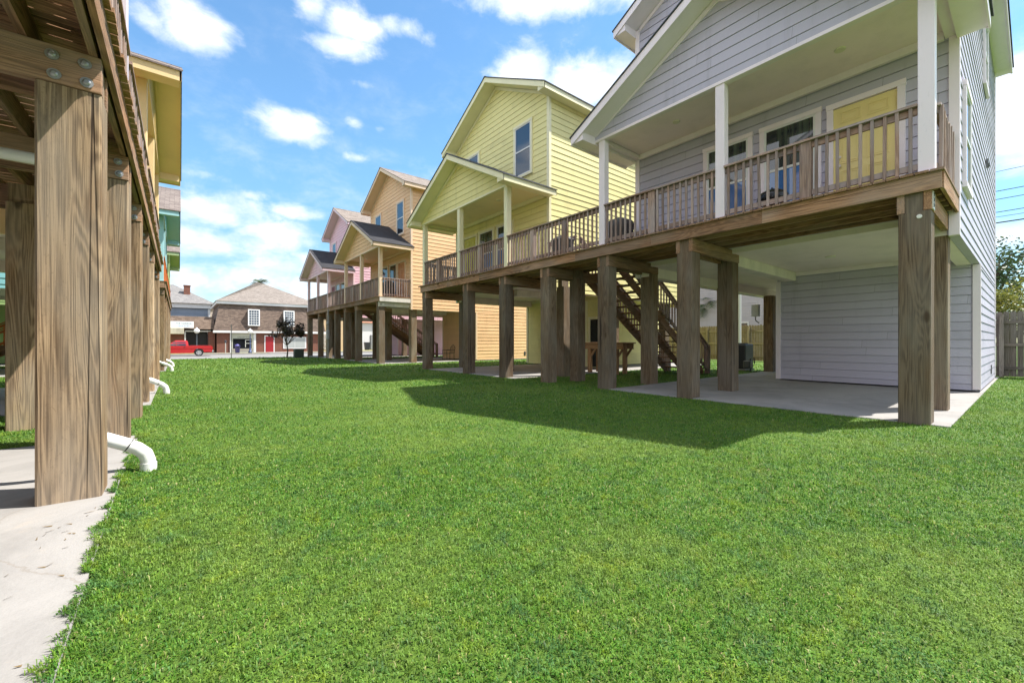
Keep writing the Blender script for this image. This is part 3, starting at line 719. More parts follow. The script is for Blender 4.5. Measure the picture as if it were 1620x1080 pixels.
    at = me.color_attributes.new('blade', 'FLOAT_COLOR', 'POINT'); at.data.foreach_set('color', CA.ravel())
    m, t, b = new('grass_blades')
    a = t.n('ShaderNodeAttribute', attribute_name='blade'); sp = t.n('ShaderNodeSeparateColor'); t.l(a.outputs['Color'], sp.inputs[0])
    r, g, br = sp.outputs[:3]
    c = t.mix(t.sstep(r, 0, 1), (.05, .15, .012), (.19, .31, .035))
    c = t.mix(t.math('MULTIPLY', g, .4), c, (.05, .16, .01))
    c = t.mix(t.math('MULTIPLY', br, .55), c, (.04, .15, .018))
    c = t.mix(t.sstep(r, .955, .975), c, (.36, .32, .14))
    tc = t.n('ShaderNodeTexCoord'); n1 = t.n('ShaderNodeTexNoise', i_Scale=.55, i_Detail=5.); t.l(tc.outputs['Object'], n1.inputs['Vector'])
    c = t.mix(t.sstep(n1.outputs[0], .46, .62, 0., .6), c, (.20, .285, .05))
    n2 = t.n('ShaderNodeTexNoise', i_Scale=5., i_Detail=6., i_Roughness=.7); t.l(tc.outputs['Object'], n2.inputs['Vector'])
    c = t.mix(t.sstep(n2.outputs[0], .52, .64, 0., .6), c, (.045, .13, .045))
    c = t.mix(t.sstep(n2.outputs[0], .46, .36, 0., .5), c, (.24, .30, .02))
    n3 = t.n('ShaderNodeTexNoise', i_Scale=2.1, i_Detail=7., i_Roughness=.75); t.l(tc.outputs['Object'], n3.inputs['Vector'])
    c = t.mix(t.sstep(n3.outputs[0], .58, .70, 0., .45), c, (.20, .17, .06))
    dv = t.n('ShaderNodeHueSaturation'); t.l(c, dv.inputs['Color']); n4 = t.n('ShaderNodeTexNoise', i_Scale=17., i_Detail=3.); t.l(tc.outputs['Object'], n4.inputs['Vector'])
    t.l(t.sstep(n4.outputs[0], .32, .62, .68, 1.2), dv.inputs['Value']); c = dv.outputs[0]
    t.l(c, b.inputs['Base Color']); b.inputs['Roughness'].default_value = .55; b.inputs['Specular IOR Level'].default_value = .3
    tr = t.n('ShaderNodeBsdfTranslucent'); t.l(c, tr.inputs[0]); mx = t.n('ShaderNodeMixShader', i_0=.3); t.l(b.outputs[0], mx.inputs[1]); t.l(tr.outputs[0], mx.inputs[2])
    t.l(mx.outputs[0], m.node_tree.nodes['Material Output'].inputs[0])
    me.materials.append(m)
    o = link(bpy.data.objects.new('grass', me)); tag(o, 'short green lawn filling the courtyard between the two rows of houses', 'grass', kind='stuff')
grass()

# ---------------------------------------------------------------- drain pipes
pvc = plain((.74, .73, .70), .35, name='white_plastic', spec=.5)
def pipe(y, label, s=1.):
    root = thing('drain_pipe', (-.5, y, 0), label, 'pipe', 'white drain pipes coming out between the left hand piles')
    m = Mb(); z1 = .30
    m.tube([(-.80, y, 3.2), (-.80, y, .62), (-.77, y, .50), (-.70, y, .434), (-.42, y+.01, .285)], .047*s, 16); m.build('pipe_run', pvc, root, smooth=True)
    m = Mb(); m.tube([(-.50, y, .327), (-.345, y+.012, .245)], .056*s, 16)
    pts = [(-.345, y+.012, .245), (-.29, y+.014, .21), (-.235, y+.015, .155), (-.215, y+.016, .09), (-.213, y+.016, .055)]
    m.tube(pts, [.052, .054, .054, .054, .054], 16); m.tube([(-.213, y+.016, .07), (-.213, y+.016, .0)], .060*s, 16)
    m.build('elbow', pvc, root, smooth=True)
    m = Mb(); m.tube([(-.345, y+.012, .245), (-.337, y+.012, .2402)], .0568, 16); m.build('joint_ring', plain((.03, .03, .03), .5), root)
pipe(4.93, 'white plastic drain pipe with an elbow, beside the nearest big pile')
pipe(11.9, 'white drain pipe, second nearest along the left hand piles')
pipe(20.9, 'white drain pipe, third along the left hand piles')
pipe(24.6, 'farthest white drain pipe along the left hand piles')
m = Mb(); m.tube([(-6, 5.55, 2.79), (-.62, 5.55, 2.77)], .05, 16); tag(m.build('supply_pipe', pvc, smooth=True), 'white plastic pipe slung level beneath the near left deck', 'pipe')

# ---------------------------------------------------------------- things on the decks
def grill_cover(x, y, z, w, d, h, label, rot=0., col=(.035, .035, .038), k=.82):
    root = thing('covered_grill', (x, y, z), label, 'grill')
    m = Mb(); rings = []
    for zz, f in ((.02, 1.0), (.3, .96), (.62, .93), (.75, 1.05), (h-.1, k+.05), (h-.02, .55*k), (h, .25)):
        pts = [];
        for i in range(20):
            a = 2*pi*i/20; e = .35; px = math.copysign(abs(cos(a))**e, cos(a)); py = math.copysign(abs(sin(a))**e, sin(a)); j = 1+.03*sin(a*5+zz*9)
            pts.append((x+px*w/2*f*j, y+py*d/2*f*j, z+zz))
        rings.append(pts)
    m.loft(rings); m.build('cover', plain(col, .6, name='grill_cover', noise=.3), root, smooth=True)
    m = Mb()
    for i in (-1, 1): m.tube([(x+i*w*.35, y-d*.38, z+.04), (x+i*w*.35, y-d*.34, z+.04)], .04, 12)
    m.build('wheels', plain((.02, .02, .02), .5), root)
def kettle(x, y, z, label):
    root = thing('kettle_grill', (x, y, z), label, 'grill')
    m = Mb(); m.sphere((x, y, z+.42), .27, 20, 12, .55); m.build('bowl', plain((.012, .012, .014), .25), root, smooth=True)
    m = Mb(); m.sphere((x, y, z+.45), .265, 20, 12, .6); m.box(x-.05, x+.05, y-.012, y+.012, z+.6, z+.64); m.build('lid', plain((.02, .02, .022), .25), root, smooth=True)
    for a in (0, 2.1, 4.2):
        m = Mb(); m.tube([(x+.15*cos(a), y+.15*sin(a), z+.35), (x+.25*cos(a), y+.25*sin(a), z)], .012, 8); m.build('leg', plain((.3, .3, .3), .4, .8), root)
DZ = 3.462
kettle(8.95, 3.15, DZ, 'black round grill behind the railing below the grey house windows')
grill_cover(9.2, 6.95, DZ, .5, .75, .98, 'grill under a dark cover at the far corner of the grey porch', col=(.06, .05, .045))
grill_cover(9.1, 8.95, DZ, .5, .6, .9, 'grill under a dark cover on the deck between the grey and yellow houses')
grill_cover(9.0, 22.2, DZ, .5, .9, 1.02, 'black covered grill on the orange house porch')
# hose reel / meter clutter under the grey house
root = thing('meter_box', (17.4, 6.3, 1.9), 'pale electric meter box on a dark pile under the grey house', 'meter')
m = Mb(); m.box(17.1, 17.25, 6.5, 6.76, 2.1, 2.55, .01); m.build('casing', plain((.45, .47, .48), .5), root); m = Mb(); m.tube([(17.17, 6.63, 2.1), (17.17, 6.63, 1.95), (17.28, 6.55, 1.85)], .02, 8); m.build('conduit', plain((.1, .1, .1), .5), root)
root = thing('air_conditioner', (17.6, 7.9, 0), 'dark air conditioning unit seen beneath the grey house', 'air conditioner')
m = Mb(); m.box(17.2, 18.0, 7.0, 7.8, .02, .08); m.build('base', concrete(), root)
m = Mb(); m.box(17.22, 17.98, 7.02, 7.78, .08, 1.05, .03)
for k in range(14): m.box(17.205, 17.995, 7.04+k*.053, 7.055+k*.053, .12, 1.0)
m.build('casing', plain((.055, .055, .06), .5, .3), root); m = Mb(); m.tube([(17.6, 7.4, 1.05), (17.6, 7.4, 1.09)], .3, 20); m.build('fan_guard', plain((.03, .03, .03), .5), root)
root = thing('gas_meter', (17.0, 6.6, 0), 'small black gas meter on bent pipes by the pile under the grey house', 'meter')
m = Mb(); m.tube([(17.0, 6.75, 0), (17.0, 6.75, .5), (17.0, 6.62, .55), (17.0, 6.6, .3)], .022, 8); m.build('pipes', plain((.05, .05, .05), .4), root, smooth=True)
m = Mb(); m.box(16.9, 17.1, 6.72, 6.98, .12, .42, .03); m.build('meter_body', plain((.09, .09, .09), .4), root)
# wooden work table beside the stair
root = thing('wooden_table', (11.9, 9.6, 0), 'reddish wooden work table beneath the stair, beside the open concrete slab', 'table')
wr = wood('y', (.42, .25, .13), (.2, .11, .055), (.3, .2, .14), .2); wrz = wood('z', (.36, .21, .11), (.16, .09, .045), (.3, .2, .14), .2)
m = Mb(); m.box(11.75, 12.5, 8.7, 10.55, 1.07, 1.12, .004); m.build('table_top', wr, root)
m = Mb(); m.box(11.80, 11.84, 8.75, 10.5, .88, 1.069); m.box(12.4, 12.44, 8.75, 10.5, .88, 1.069); m.build('apron', wr, root)
for x in (11.85, 12.32):
    for y in (9.0, 10.2):
        m = Mb(); m.box(x, x+.1, y, y+.14, 0, 1.068); m.build('leg', wrz, root); m = Mb(); m.bar((x+.05, y+.07, .55), (x+.05, y-.2, .9), .05, .07); m.build('brace', wrz, root)
# metal garden chair in front of the orange storage wall
def garden_chair(x, y, label):
    root = thing('garden_chair', (x, y, 0), label, 'chair'); bm = plain((.02, .014, .012), .45, .4)
    for (a, b) in ((-.25, -.25), (.25, -.25), (-.25, .25), (.25, .25)):
        m = Mb(); m.tube([(x+a, y+b, .03), (x+a, y+b, .42)], .014, 8); m.build('leg', bm, root)
    m = Mb(); m.box(x-.26, x+.26, y-.26, y+.26, .41, .43); m.build('seat', bm, root)
    m = Mb(); m.tube([(x+.25, y-.26, .42), (x+.32, y-.26, .8), (x+.34, y, .95), (x+.32, y+.26, .8), (x+.25, y+.26, .42)], .014, 8)
    for k in (-.15, -.05, .05, .15): m.tube([(x+.26, y+k, .43), (x+.33, y+k, .86)], .008, 6)
    m.build('backrest', bm, root, smooth=True)
    for b in (-.26, .26):
        m = Mb(); m.tube([(x-.27, y+b, .42), (x-.28, y+b, .62), (x+.29, y+b, .64)], .012, 8); m.build('armrest', bm, root)
garden_chair(12.9, 22.4, 'black metal garden chair in front of the orange storage wall')
m = Mb()
root = thing('meter_pole', (7.85, 30.2, 0), 'grey electric meter and conduit on a pile under the pink house', 'meter')
m.tube([(7.86, 29.7, .0), (7.86, 29.7, 3.3)], .04, 8); m.build('conduit', plain((.35, .36, .36), .4, .5), root); m = Mb(); m.box(7.76, 7.9, 29.55, 29.85, 1.3, 1.9, .02); m.build('meter_box', plain((.4, .41, .42), .4, .4), root); m = Mb(); m.box(7.78, 7.9, 29.6, 29.8, 2.3, 2.5, .02); m.build('junction_box', plain((.4, .41, .42), .4, .4), root)

# ---------------------------------------------------------------- fences
def fence(p, q, h, label, col=(.30, .255, .20), dk=(.14, .115, .09), rails_front=True, grey=(.34, .31, .27)):
    V = mathutils.Vector; p, q = V((*p, 0)), V((*q, 0)); d = (q-p); L = d.length; d.normalize(); n = V((-d.y, d.x, 0))
    root = thing('wooden_fence', tuple((p+q)/2), label, 'fence')
    mt = wood('z', col, dk, grey, .5); my = wood('y' if abs(d.y) > abs(d.x) else 'x', col, dk, grey, .5)
    m = Mb(); s = 0; rr = random.Random(5)
    while s < L:
        a = p+d*s; b = a+d*.135; top = h+rr.uniform(-.02, .02); e = rr.uniform(-.004, .004)
        a = a+n*e; b = b+n*e
        m.loft([[tuple(a+V((0, 0, .04))), tuple(b+V((0, 0, .04))), tuple(b+n*.018+V((0, 0, .04))), tuple(a+n*.018+V((0, 0, .04)))],
                [tuple(a+V((0, 0, top-.04))), tuple(b+V((0, 0, top-.04))), tuple(b+n*.018+V((0, 0, top-.04))), tuple(a+n*.018+V((0, 0, top-.04)))],
                [tuple(a+d*.03+V((0, 0, top))), tuple(b-d*.03+V((0, 0, top))), tuple(b-d*.03+n*.018+V((0, 0, top))), tuple(a+d*.03+n*.018+V((0, 0, top)))]])
        s += .143+rr.uniform(0, .006)
    m.build('pickets', mt, root)
    for z in (.3, 1.02, 1.72):
        m = Mb(); m.bar(tuple(p+n*.045+V((0, 0, z*h/2.05))), tuple(q+n*.045+V((0, 0, z*h/2.05))), .045, .09); m.build('rail', my, root)
    s = 0.06
    while s < L:
        c = p+d*s+n*.115; m = Mb(); m.box(c.x-.05, c.x+.05, c.y-.05, c.y+.05, -.2, h-.1); m.build('fence_post', mt, root); s += 2.4
    return root
fence((20.7, -9), (20.7, 1.6), 2.1, 'grey brown board fence at the right edge beside the grey house', (.2, .17, .14), (.09, .075, .06), grey=(.24, .225, .2))
fence((25.7, 3.0), (25.7, 40), 2.08, 'pale board fence behind the houses, seen beneath them', (.28, .22, .12), (.16, .12, .06), grey=(.26, .23, .15))

# ---------------------------------------------------------------- trees
def leaf_mat(c1, c2, name='leaves', trans=.3):
    m, t, b = new(name); tc = t.n('ShaderNodeTexCoord'); g = t.n('ShaderNodeNewGeometry')
    c = t.mix(g.outputs['Random Per Island'], c1, c2); t.l(c, b.inputs['Base Color']); b.inputs['Roughness'].default_value = .5
    tr = t.n('ShaderNodeBsdfTranslucent'); t.l(c, tr.inputs[0]); mx = t.n('ShaderNodeMixShader', i_0=trans); t.l(b.outputs[0], mx.inputs[1]); t.l(tr.outputs[0], mx.inputs[2])
    t.l(mx.outputs[0], m.node_tree.nodes['Material Output'].inputs[0]); return m
def bark(): return wood('z', (.17, .13, .1), (.07, .05, .04), (.2, .18, .16), .5)
def tree(kind, x, y, z0, h, crown, lm, label, cat='tree', n=2600, leaf=.09, seed=1, trunk_r=.09, fork=.4, nclump=26, group=None):
    """crown = (centre height, radius xy, radius z)"""
    r = random.Random(seed); root = thing(kind, (x, y, z0), label, cat, group)
    ch, rx, rz = crown; cl = []
    for _ in range(nclump):
        while True:
            a, b, c = [r.uniform(-1, 1) for _ in range(3)]
            if a*a+b*b+c*c < 1: break
        cl.append((x+a*rx*.85, y+b*rx*.85, z0+ch+c*rz*.85, r.uniform(.22, .42)*rx))
    m = Mb(); tz = z0+h*fork
    m.tube([(x, y, z0-.1), (x+.02*h, y, z0+h*fork*.5), (x, y, tz)], [trunk_r*1.15, trunk_r*.9, trunk_r*.75], 8)
    m.build('trunk', bark(), root, smooth=True)
    m = Mb()
    for (a, b, c, q) in cl[::1]:
        mx_, my_, mz = (x+a)/2+r.uniform(-.1, .1)*rx, (y+b)/2+r.uniform(-.1, .1)*rx, tz+(c-tz)*.45
        m.tube([(x, y, tz-.05*h), (mx_, my_, mz), (a, b, c)], [trunk_r*.5, trunk_r*.25, trunk_r*.08], 5)
    m.build('branches', bark(), root)
    m = Mb(); V = mathutils.Vector
    for k in range(n):
        a, b, c, q = cl[k % len(cl)]
        v = V((r.gauss(0, 1), r.gauss(0, 1), r.gauss(0, .8))); v = v.normalized()*q*(r.random()**.45)
        p = V((a, b, c))+v; d = V((r.gauss(0, 1), r.gauss(0, 1), r.gauss(0, .6))).normalized(); e = d.orthogonal().normalized()
        ll = leaf*r.uniform(.6, 1.3); e = mathutils.Matrix.Rotation(r.uniform(0, 6.28), 3, d) @ e
        m.face([tuple(p), tuple(p+d*ll*.5+e*ll*.3), tuple(p+d*ll), tuple(p+d*ll*.5-e*ll*.3)])
    m.build('crown', lm, root)
    return root
tree('small_tree', 6.2, 34.3, -.07, 3.1, (2.1, 1.15, .95), leaf_mat((.025, .018, .014), (.085, .06, .035), trans=.1), 'small dark purple leaved tree on the lawn at the street end', n=1500, leaf=.17, seed=5, trunk_r=.05, fork=.35, nclump=17)
tree('leafy_tree', 27.5, 1.4, 0, 6.5, (3.9, 2.3, 1.6), leaf_mat((.03, .06, .02), (.09, .13, .05)), 'tall airy green tree behind the fence at the right edge', n=4200, leaf=.16, seed=8, trunk_r=.16, nclump=34)
tree('yellow_green_shrub', 23.6, .6, 0, 3.4, (2.3, 1.7, 1.15), leaf_mat((.11, .14, .025), (.30, .28, .05)), 'yellow green shrub showing over the top of the right hand fence', 'shrub', n=7000, leaf=.1, seed=9, trunk_r=.1, nclump=30)
tree('leafy_tree', 28.5, -4.5, 0, 6.2, (4.0, 2.8, 2.0), leaf_mat((.05, .10, .03), (.14, .2, .08)), 'green tree behind the fence, right of the picture edge', n=4000, leaf=.18, seed=18, trunk_r=.16, nclump=30)
def palm(x, y, z0, h, label, fl=1.5, seed=2):
    r = random.Random(seed); root = thing('palm_tree', (x, y, z0), label, 'palm')
    m = Mb(); m.tube([(x, y, z0), (x+.1, y, z0+h/2), (x, y, z0+h)], [.2, .15, .13], 8); m.build('trunk', bark(), root)
    m = Mb(); V = mathutils.Vector
    for k in range(26):
        a = k*2.4+r.uniform(-.2, .2); el0 = r.uniform(-.2, 1.3); prev = V((x, y, z0+h)); L = fl*r.uniform(.8, 1.1)
        for j in range(9):
            e2 = el0-j*.2; q = prev+V((cos(a)*cos(e2), sin(a)*cos(e2), sin(e2)))*L/9; sd = V((-sin(a), cos(a), 0)); wl = L*.32*sin(pi*(j+1.2)/11)
            for s in (-1, 1):
                for f in (0, .5):
                    b0 = prev.lerp(q, f); m.face([tuple(b0), tuple(b0+(q-prev)*.35), tuple(b0+(q-prev)*.9+sd*s*wl-V((0, 0, wl*.35)))])
            prev = q
    m.build('crown', leaf_mat((.03, .06, .015), (.09, .14, .04)), root)
palm(10.2, 78, -.2, 10.7, 'palm tree top showing behind the ridge of the brown roofed building', 1.6)
palm(33.5, 16.6, 0, 4.0, 'palm tree with fronds seen through the gap beneath the grey house', 1.6, 4)

# ---------------------------------------------------------------- power lines
for i, (z, x) in enumerate(((9.66, 32.0), (8.75, 32.3), (8.27, 32.0), (7.67, 32.2), (7.39, 32), (7.1, 32))):
    m = Mb(); pts = []
    for k in range(25):
        y = -30+k*3.75; pts.append((x, y, z+.5*((y-15)/45)**2-.07)); 
    th = (.012, .018, .016, .018, .012, .03)[i]
    m.tube(pts, th, 6); tag(m.build('power_line', plain((.02, .02, .02), .5)), ['thin power line, highest of those at the right edge', 'power line, second from the top at the right edge', 'power line, third from the top at the right edge', 'power line, fourth from the top at the right edge', 'thin power line just above the thickest cable at the right edge', 'thick cable, lowest of the lines at the right edge'][i], 'power line', 'power lines behind the grey house')
for y in (-30, 60):
    root = thing('utility_pole', (32.1, y, 0), 'wooden utility pole carrying the power lines'+(' far behind the pink house' if y > 0 else ' to the right of the grey house'), 'utility pole')
    m = Mb(); m.tube([(32.1, y, -.3), (32.1, y, 10.6)], [.17, .12], 10); m.build('pole', bark(), root); m = Mb(); m.box(31.2, 33.0, y-.05, y+.05, 9.6, 9.75); m.build('crossarm', bark(), root)
root = thing('pipe_mast', (24.6, 10.9, 0), 'pale round mast in front of the back fence, seen beneath the grey house', 'pole')
m = Mb(); m.tube([(24.6, 10.35, 0), (24.6, 10.35, 6.6)], .11, 10); m.build('mast', plain((.5, .5, .48), .5), root); m = Mb(); m.tube([(24.6, 10.35, 6.6), (24.6, 10.35, 6.8)], [.13, .1], 10); m.build('cap', plain((.4, .4, .4), .5), root)

# ---------------------------------------------------------------- buildings across the street
white = paint((.70, .69, .67), .55, .12)
def wbox(m, x0, x1, y0, y1, z0, z1): m.box(x0, x1, y0, y1, z0, z1)
def mansard_building():
    root = thing('brick_building', (9, 66, -.25), 'red brick building with brown shingled mansard and white dormers, across the street', 'building')
    X0, X1, Y0, Y1 = 3.55, 15.4, 61, 73
    m = Mb(); m.box(X0, X1, Y0, Y1, -.4, 2.2); m.build('brick_wall', brick(), root)
    m = Mb(); m.box(X0-.38, X1+.38, Y0-.38, Y1+.38, 2.2, 2.45); m.build('white_band', white, root)
    sm = shingle((.10, .07, .055), (.18, .13, .10), 'x', True)
    m = Mb(); m.loft([[(X0-.35, Y0-.35, 2.451), (X1+.35, Y0-.35, 2.451), (X1+.35, Y1+.35, 2.451), (X0-.35, Y1+.35, 2.451)], [(X0+.3, Y0+.55, 5.72), (X1-.3, Y0+.55, 5.72), (X1-.3, Y1-.3, 5.72), (X0+.3, Y1-.3, 5.72)]]); m.build('mansard', sm, root)
    m = Mb(); m.box(X0-.02, X1+.02, Y0+.2, Y1+.02, 5.72, 6.05); m.build('eave_band', white, root)
    m = Mb(); z = 6.052; e = .1
    m.idx([(X0-e, Y0+.2-e, z), (X1+e, Y0+.2-e, z), (X1+e, Y1+e, z), (X0-e, Y1+e, z), (8.35, 66.4, 9.25), (9.3, 67.6, 9.25)], [(0, 1, 5, 4), (1, 2, 5), (2, 3, 4, 5), (3, 0, 4), (0, 3, 2, 1)])
    m.build('hip_roof', shingle((.16, .135, .115), (.24, .205, .18), 'x'), root)
    for x in (6.75, 10.67):
        m = Mb(); m.box(x-.02, x+1.12, Y0-.40, Y0+.6, 3.15, 5.1); d = m.build('dormer', white, root)
        m = Mb(); m.box(x-.08, x+1.18, Y0-.46, Y0-.401, 5.0, 5.14); m.box(x-.08, x+1.18, Y0-.46, Y0-.401, 3.1, 3.2)
        m.box(x-.08, x+.04, Y0-.45, Y0-.401, 3.2, 5.0); m.box(x+1.06, x+1.18, Y0-.45, Y0-.401, 3.2, 5.0); m.build('frame', paint((.8, .8, .78), .5, .03), d)
        m = Mb(); m.box(x+.04, x+1.06, Y0-.42, Y0-.402, 3.2, 5.0); m.build('pane', glass((.10, .13, .16)), d)
        m = Mb()
        for k in range(1, 4): m.box(x+.04+k*.255-.018, x+.04+k*.255+.018, Y0-.435, Y0-.421, 3.2, 5.0)
        for k in range(1, 6): m.box(x+.04, x+1.06, Y0-.44, Y0-.4215, 3.2+k*.3-.02, 3.2+k*.3+.02)
        m.build('glazing_bars', paint((.8, .8, .78), .5, .03), d)
    # shop front
    m = Mb(); m.box(4.9, 7.55, Y0-.06, Y0-.002, -.2, 2.15); s = m.build('shop_window', paint((.45, .45, .36), .6, .1), root)
    m = Mb(); m.box(5.15, 7.1, Y0-.075, Y0-.061, .28, 1.5); m.build('pane', glass((.01, .012, .015)), s)
    m = Mb(); m.box(6.42, 7.05, Y0-.085, Y0-.0755, 1.3, 1.36); m.box(6.42, 7.05, Y0-.085, Y0-.0755, .9, .95); m.box(6.42, 6.47, Y0-.085, Y0-.0755, .45, 1.3); m.box(6.9, 6.95, Y0-.085, Y0-.0755, .45, 1.3); m.build('inner_shelf', paint((.7, .7, .6), .5), s)
    m = Mb(); m.box(4.85, 5.02, Y0-.12, Y0-.061, -.2, 2.19); m.box(7.3, 7.55, Y0-.12, Y0-.061, -.2, 2.19); m.build('white_column', white, s)
    m = Mb(); m.box(5.1, 7.2, Y0-.09, Y0-.061, -.05, .25); m.build('sill_panel', paint((.3, .27, .22), .6), s)
    cu = bpy.data.curves.new('t', 'FONT'); cu.body = 'GALLERY SHOP'; cu.size = .2; cu.materials.append(plain((.03, .03, .03), .6)); tmp = bpy.data.objects.new('t', cu); me = bpy.data.meshes.new_from_object(tmp); bpy.data.objects.remove(tmp)
    o = bpy.data.objects.new('lettering', me); link(o, s, (5.6, Y0-.066, 1.6)); o.rotation_euler = (pi/2, 0, 0)
    m = Mb(); m.box(8.48, 9.62, Y0-.05, Y0-.002, -.22, 1.92); d = m.build('door_frame', white, root); m = Mb(); m.box(8.6, 9.5, Y0-.07, Y0-.051, -.2, 1.8); m.build('door_leaf', paint((.3, .02, .025), .45, .05), d)
    m = Mb(); m.tube([(9.4, Y0-.07, .8), (9.4, Y0-.12, .8)], .03, 8); m.build('handle', plain((.5, .4, .2), .3, .8), d)
    m = Mb(); m.box(10.6, 13.35, Y0-.06, Y0-.002, .22, 1.75); w = m.build('window', white, root); 
    for a, b in ((10.75, 11.95), (12.0, 13.2)): m = Mb(); m.box(a, b, Y0-.075, Y0-.061, .36, 1.62); m.build('pane', glass((.38, .40, .38), .7), w)
mansard_building()
def corner_building():
    root = thing('shop_building', (-2, 66, -.25), 'low shop with brown shingle band, white sign and dark open front, behind the red truck', 'building')
    m = Mb(); m.box(-9, .55, 61.6, 73, -.4, 2.6); m.box(2.75, 3.4, 61.6, 63, -.4, 2.35); m.build('brick_wall', brick(), root)
    m = Mb(); m.box(.56, 2.74, 63.5, 73, -.4, 2.6); m.build('shop_front', plain((.02, .02, .022), .3), root)
    m = Mb(); m.box(.56, 3.0, 61.6, 63.4, 2.3, 2.44); m.box(.5, .62, 61.5, 61.6, -.3, 2.3); m.build('canopy', white, root)
    m = Mb(); m.loft([[(-9, 61.2, 2.6), (3.3, 61.2, 2.6), (3.3, 73, 2.6), (-9, 73, 2.6)], [(-9, 61.9, 4.1), (3.3, 61.9, 4.1), (3.3, 73, 4.1), (-9, 73, 4.1)]]); m.build('shingle_band', shingle((.11, .075, .055), (.19, .135, .10), 'x', True), root)
    m = Mb(); m.box(-4, .45, 60.6, 61.6, 2.0, 2.7, .03); 
    m.build('awning', paint((.5, .46, .34), .7, .5), root)
    s = Mb(); s.box(-1.6, 1.35, 60.92, 61.05, 2.72, 3.46); sg = s.build('sign_board', paint((.75, .76, .75), .5, .05), root)
    for txt, z, sz, c, x in (('THE HARBOR', 3.13, .24, (.03, .14, .17), .05), ('LAGOON', 2.84, .27, (.04, .25, .45), .15)):
        cu = bpy.data.curves.new('t', 'FONT'); cu.body = txt; cu.size = sz; cu.materials.append(plain(c, .6)); tmp = bpy.data.objects.new('t', cu); me = bpy.data.meshes.new_from_object(tmp); bpy.data.objects.remove(tmp)
        o = bpy.data.objects.new('lettering', me); link(o, sg, (x-.35, 60.914, z)); o.rotation_euler = (pi/2, 0, 0)
corner_building()
root = thing('grey_building', (-3, 78, -.2), 'grey blue two storey house with grey hip roof, behind the low shop', 'building')
m = Mb(); siding(m, 'y', 75, -1, [(-12, 0), (3.55, 0), (3.55, 5.9), (-12, 5.9)], .2); m.box(-12, 3.55, 75.12, 86, 0, 5.9); m.build('wall', siding_mat((.24, .28, .34)), root)
m = Mb(); m.box(-12, 3.7, 74.7, 86, 5.9, 6.55); m.box(3.3, 3.58, 74.93, 75.02, 0, 5.9); m.box(-12, 3.3, 74.93, 74.975, 4.35, 4.75); m.build('white_trim', white, root)
m = Mb(); m.idx([(-12, 74.4, 6.55), (4.3, 74.4, 6.55), (4.3, 86, 6.55), (-12, 86, 6.55), (-12, 80, 9.6), (-.6, 80, 9.6)], [(0, 1, 5, 4), (1, 2, 5), (2, 3, 4, 5), (0, 3, 2, 1), (3, 0, 4)]); rf = m.build('roof', shingle((.15, .14, .14), (.22, .21, .20), 'x'), root)
m = Mb(); m.box(.55, 1.3, 77.0, 77.7, 7.0, 9.2); m.box(.5, 1.35, 76.95, 77.75, 9.2, 9.35); m.build('chimney', brick(), rf)
root = thing('beige_building', (5.2, 84, -.2), 'plain beige building glimpsed between the grey house and the mansard building', 'building')
m = Mb(); m.box(3.9, 9, 82, 90, -.2, 6.2); m.build('wall', paint((.6, .5, .4), .7), root); m = Mb(); m.box(3.8, 9.1, 81.9, 90, 6.2, 6.45); m.build('parapet', paint((.45, .33, .25), .7), root)
root = thing('stucco_building', (24, 72, -.2), 'white stucco building with red tiled roof, glimpsed between the far piles', 'building')
m = Mb(); m.box(20.5, 44, 68, 80, -.3, 4.2); m.build('wall', paint((.62, .60, .60), .6, .1), root)
m = Mb(); m.idx([(20.2, 67.6, 4.2), (44.3, 67.6, 4.2), (44.3, 80.3, 4.2), (20.2, 80.3, 4.2), (26, 74, 6.6), (40, 74, 6.6)], [(0, 1, 5, 4), (1, 2, 5), (2, 3, 4, 5), (3, 0, 4), (0, 3, 2, 1)]); m.build('roof', shingle((.36, .12, .07), (.5, .2, .12), 'x'), root)
m = Mb(); m.box(24.5, 25.7, 67.93, 67.99, -.2, 2.2); d = m.build('door_frame', paint((.1, .1, .1), .5), root); m = Mb(); m.box(24.65, 25.55, 67.91, 67.929, -.15, 2.1); m.build('pane', glass((.3, .3, .3)), d)
for x in (22, 27.5, 31): m = Mb(); m.box(x, x+1.3, 67.93, 67.99, 1, 2.4); w = m.build('window', white, root); m = Mb(); m.box(x+.1, x+1.2, 67.91, 67.929, 1.1, 2.3); m.build('pane', glass((.05, .06, .07)), w)
root = thing('tan_building', (17.5, 75, -.2), 'tan building with lattice panel beside the mansard building', 'building')
m = Mb(); m.box(15.9, 20.2, 66, 80, -.3, 4.6); m.build('wall', paint((.55, .40, .24), .7, .2), root); m = Mb(); m.box(15.8, 20.3, 65.9, 80.1, 4.6, 4.85); m.build('parapet', white, root)
m = Mb()
for k in range(12): m.bar((16.0+k*.17, 65.95, -.1), (16.6+k*.17, 65.95, 2.3), .03, .04); m.bar((16.6+k*.17, 65.92, -.1), (16.0+k*.17, 65.92, 2.3), .03, .04)
m.build('lattice', white, root)
root = thing('pale_house', (36, 14, 0), 'pale pinkish building beyond the back fence, seen beneath the grey house', 'building')
m = Mb(); siding(m, 'x', 33, -1, [(5, 0), (21, 0), (21, 7.2), (5, 7.2)], .2); m.box(33.12, 42, 5, 21, 0, 7.2); m.build('wall', siding_mat((.42, .39, .42)), root)
m = Mb(); m.box(32.6, 42.4, 4.6, 21.4, 7.2, 7.5); m.build('roof', tan, root)
for y in (8, 13.2, 17.5): m = Mb(); m.box(32.93, 32.985, y, y+1, 1.3, 2.6); w = m.build('window', white, root); m = Mb(); m.box(32.91, 32.929, y+.08, y+.92, 1.38, 2.52); m.build('pane', glass((.05, .06, .07)), w)

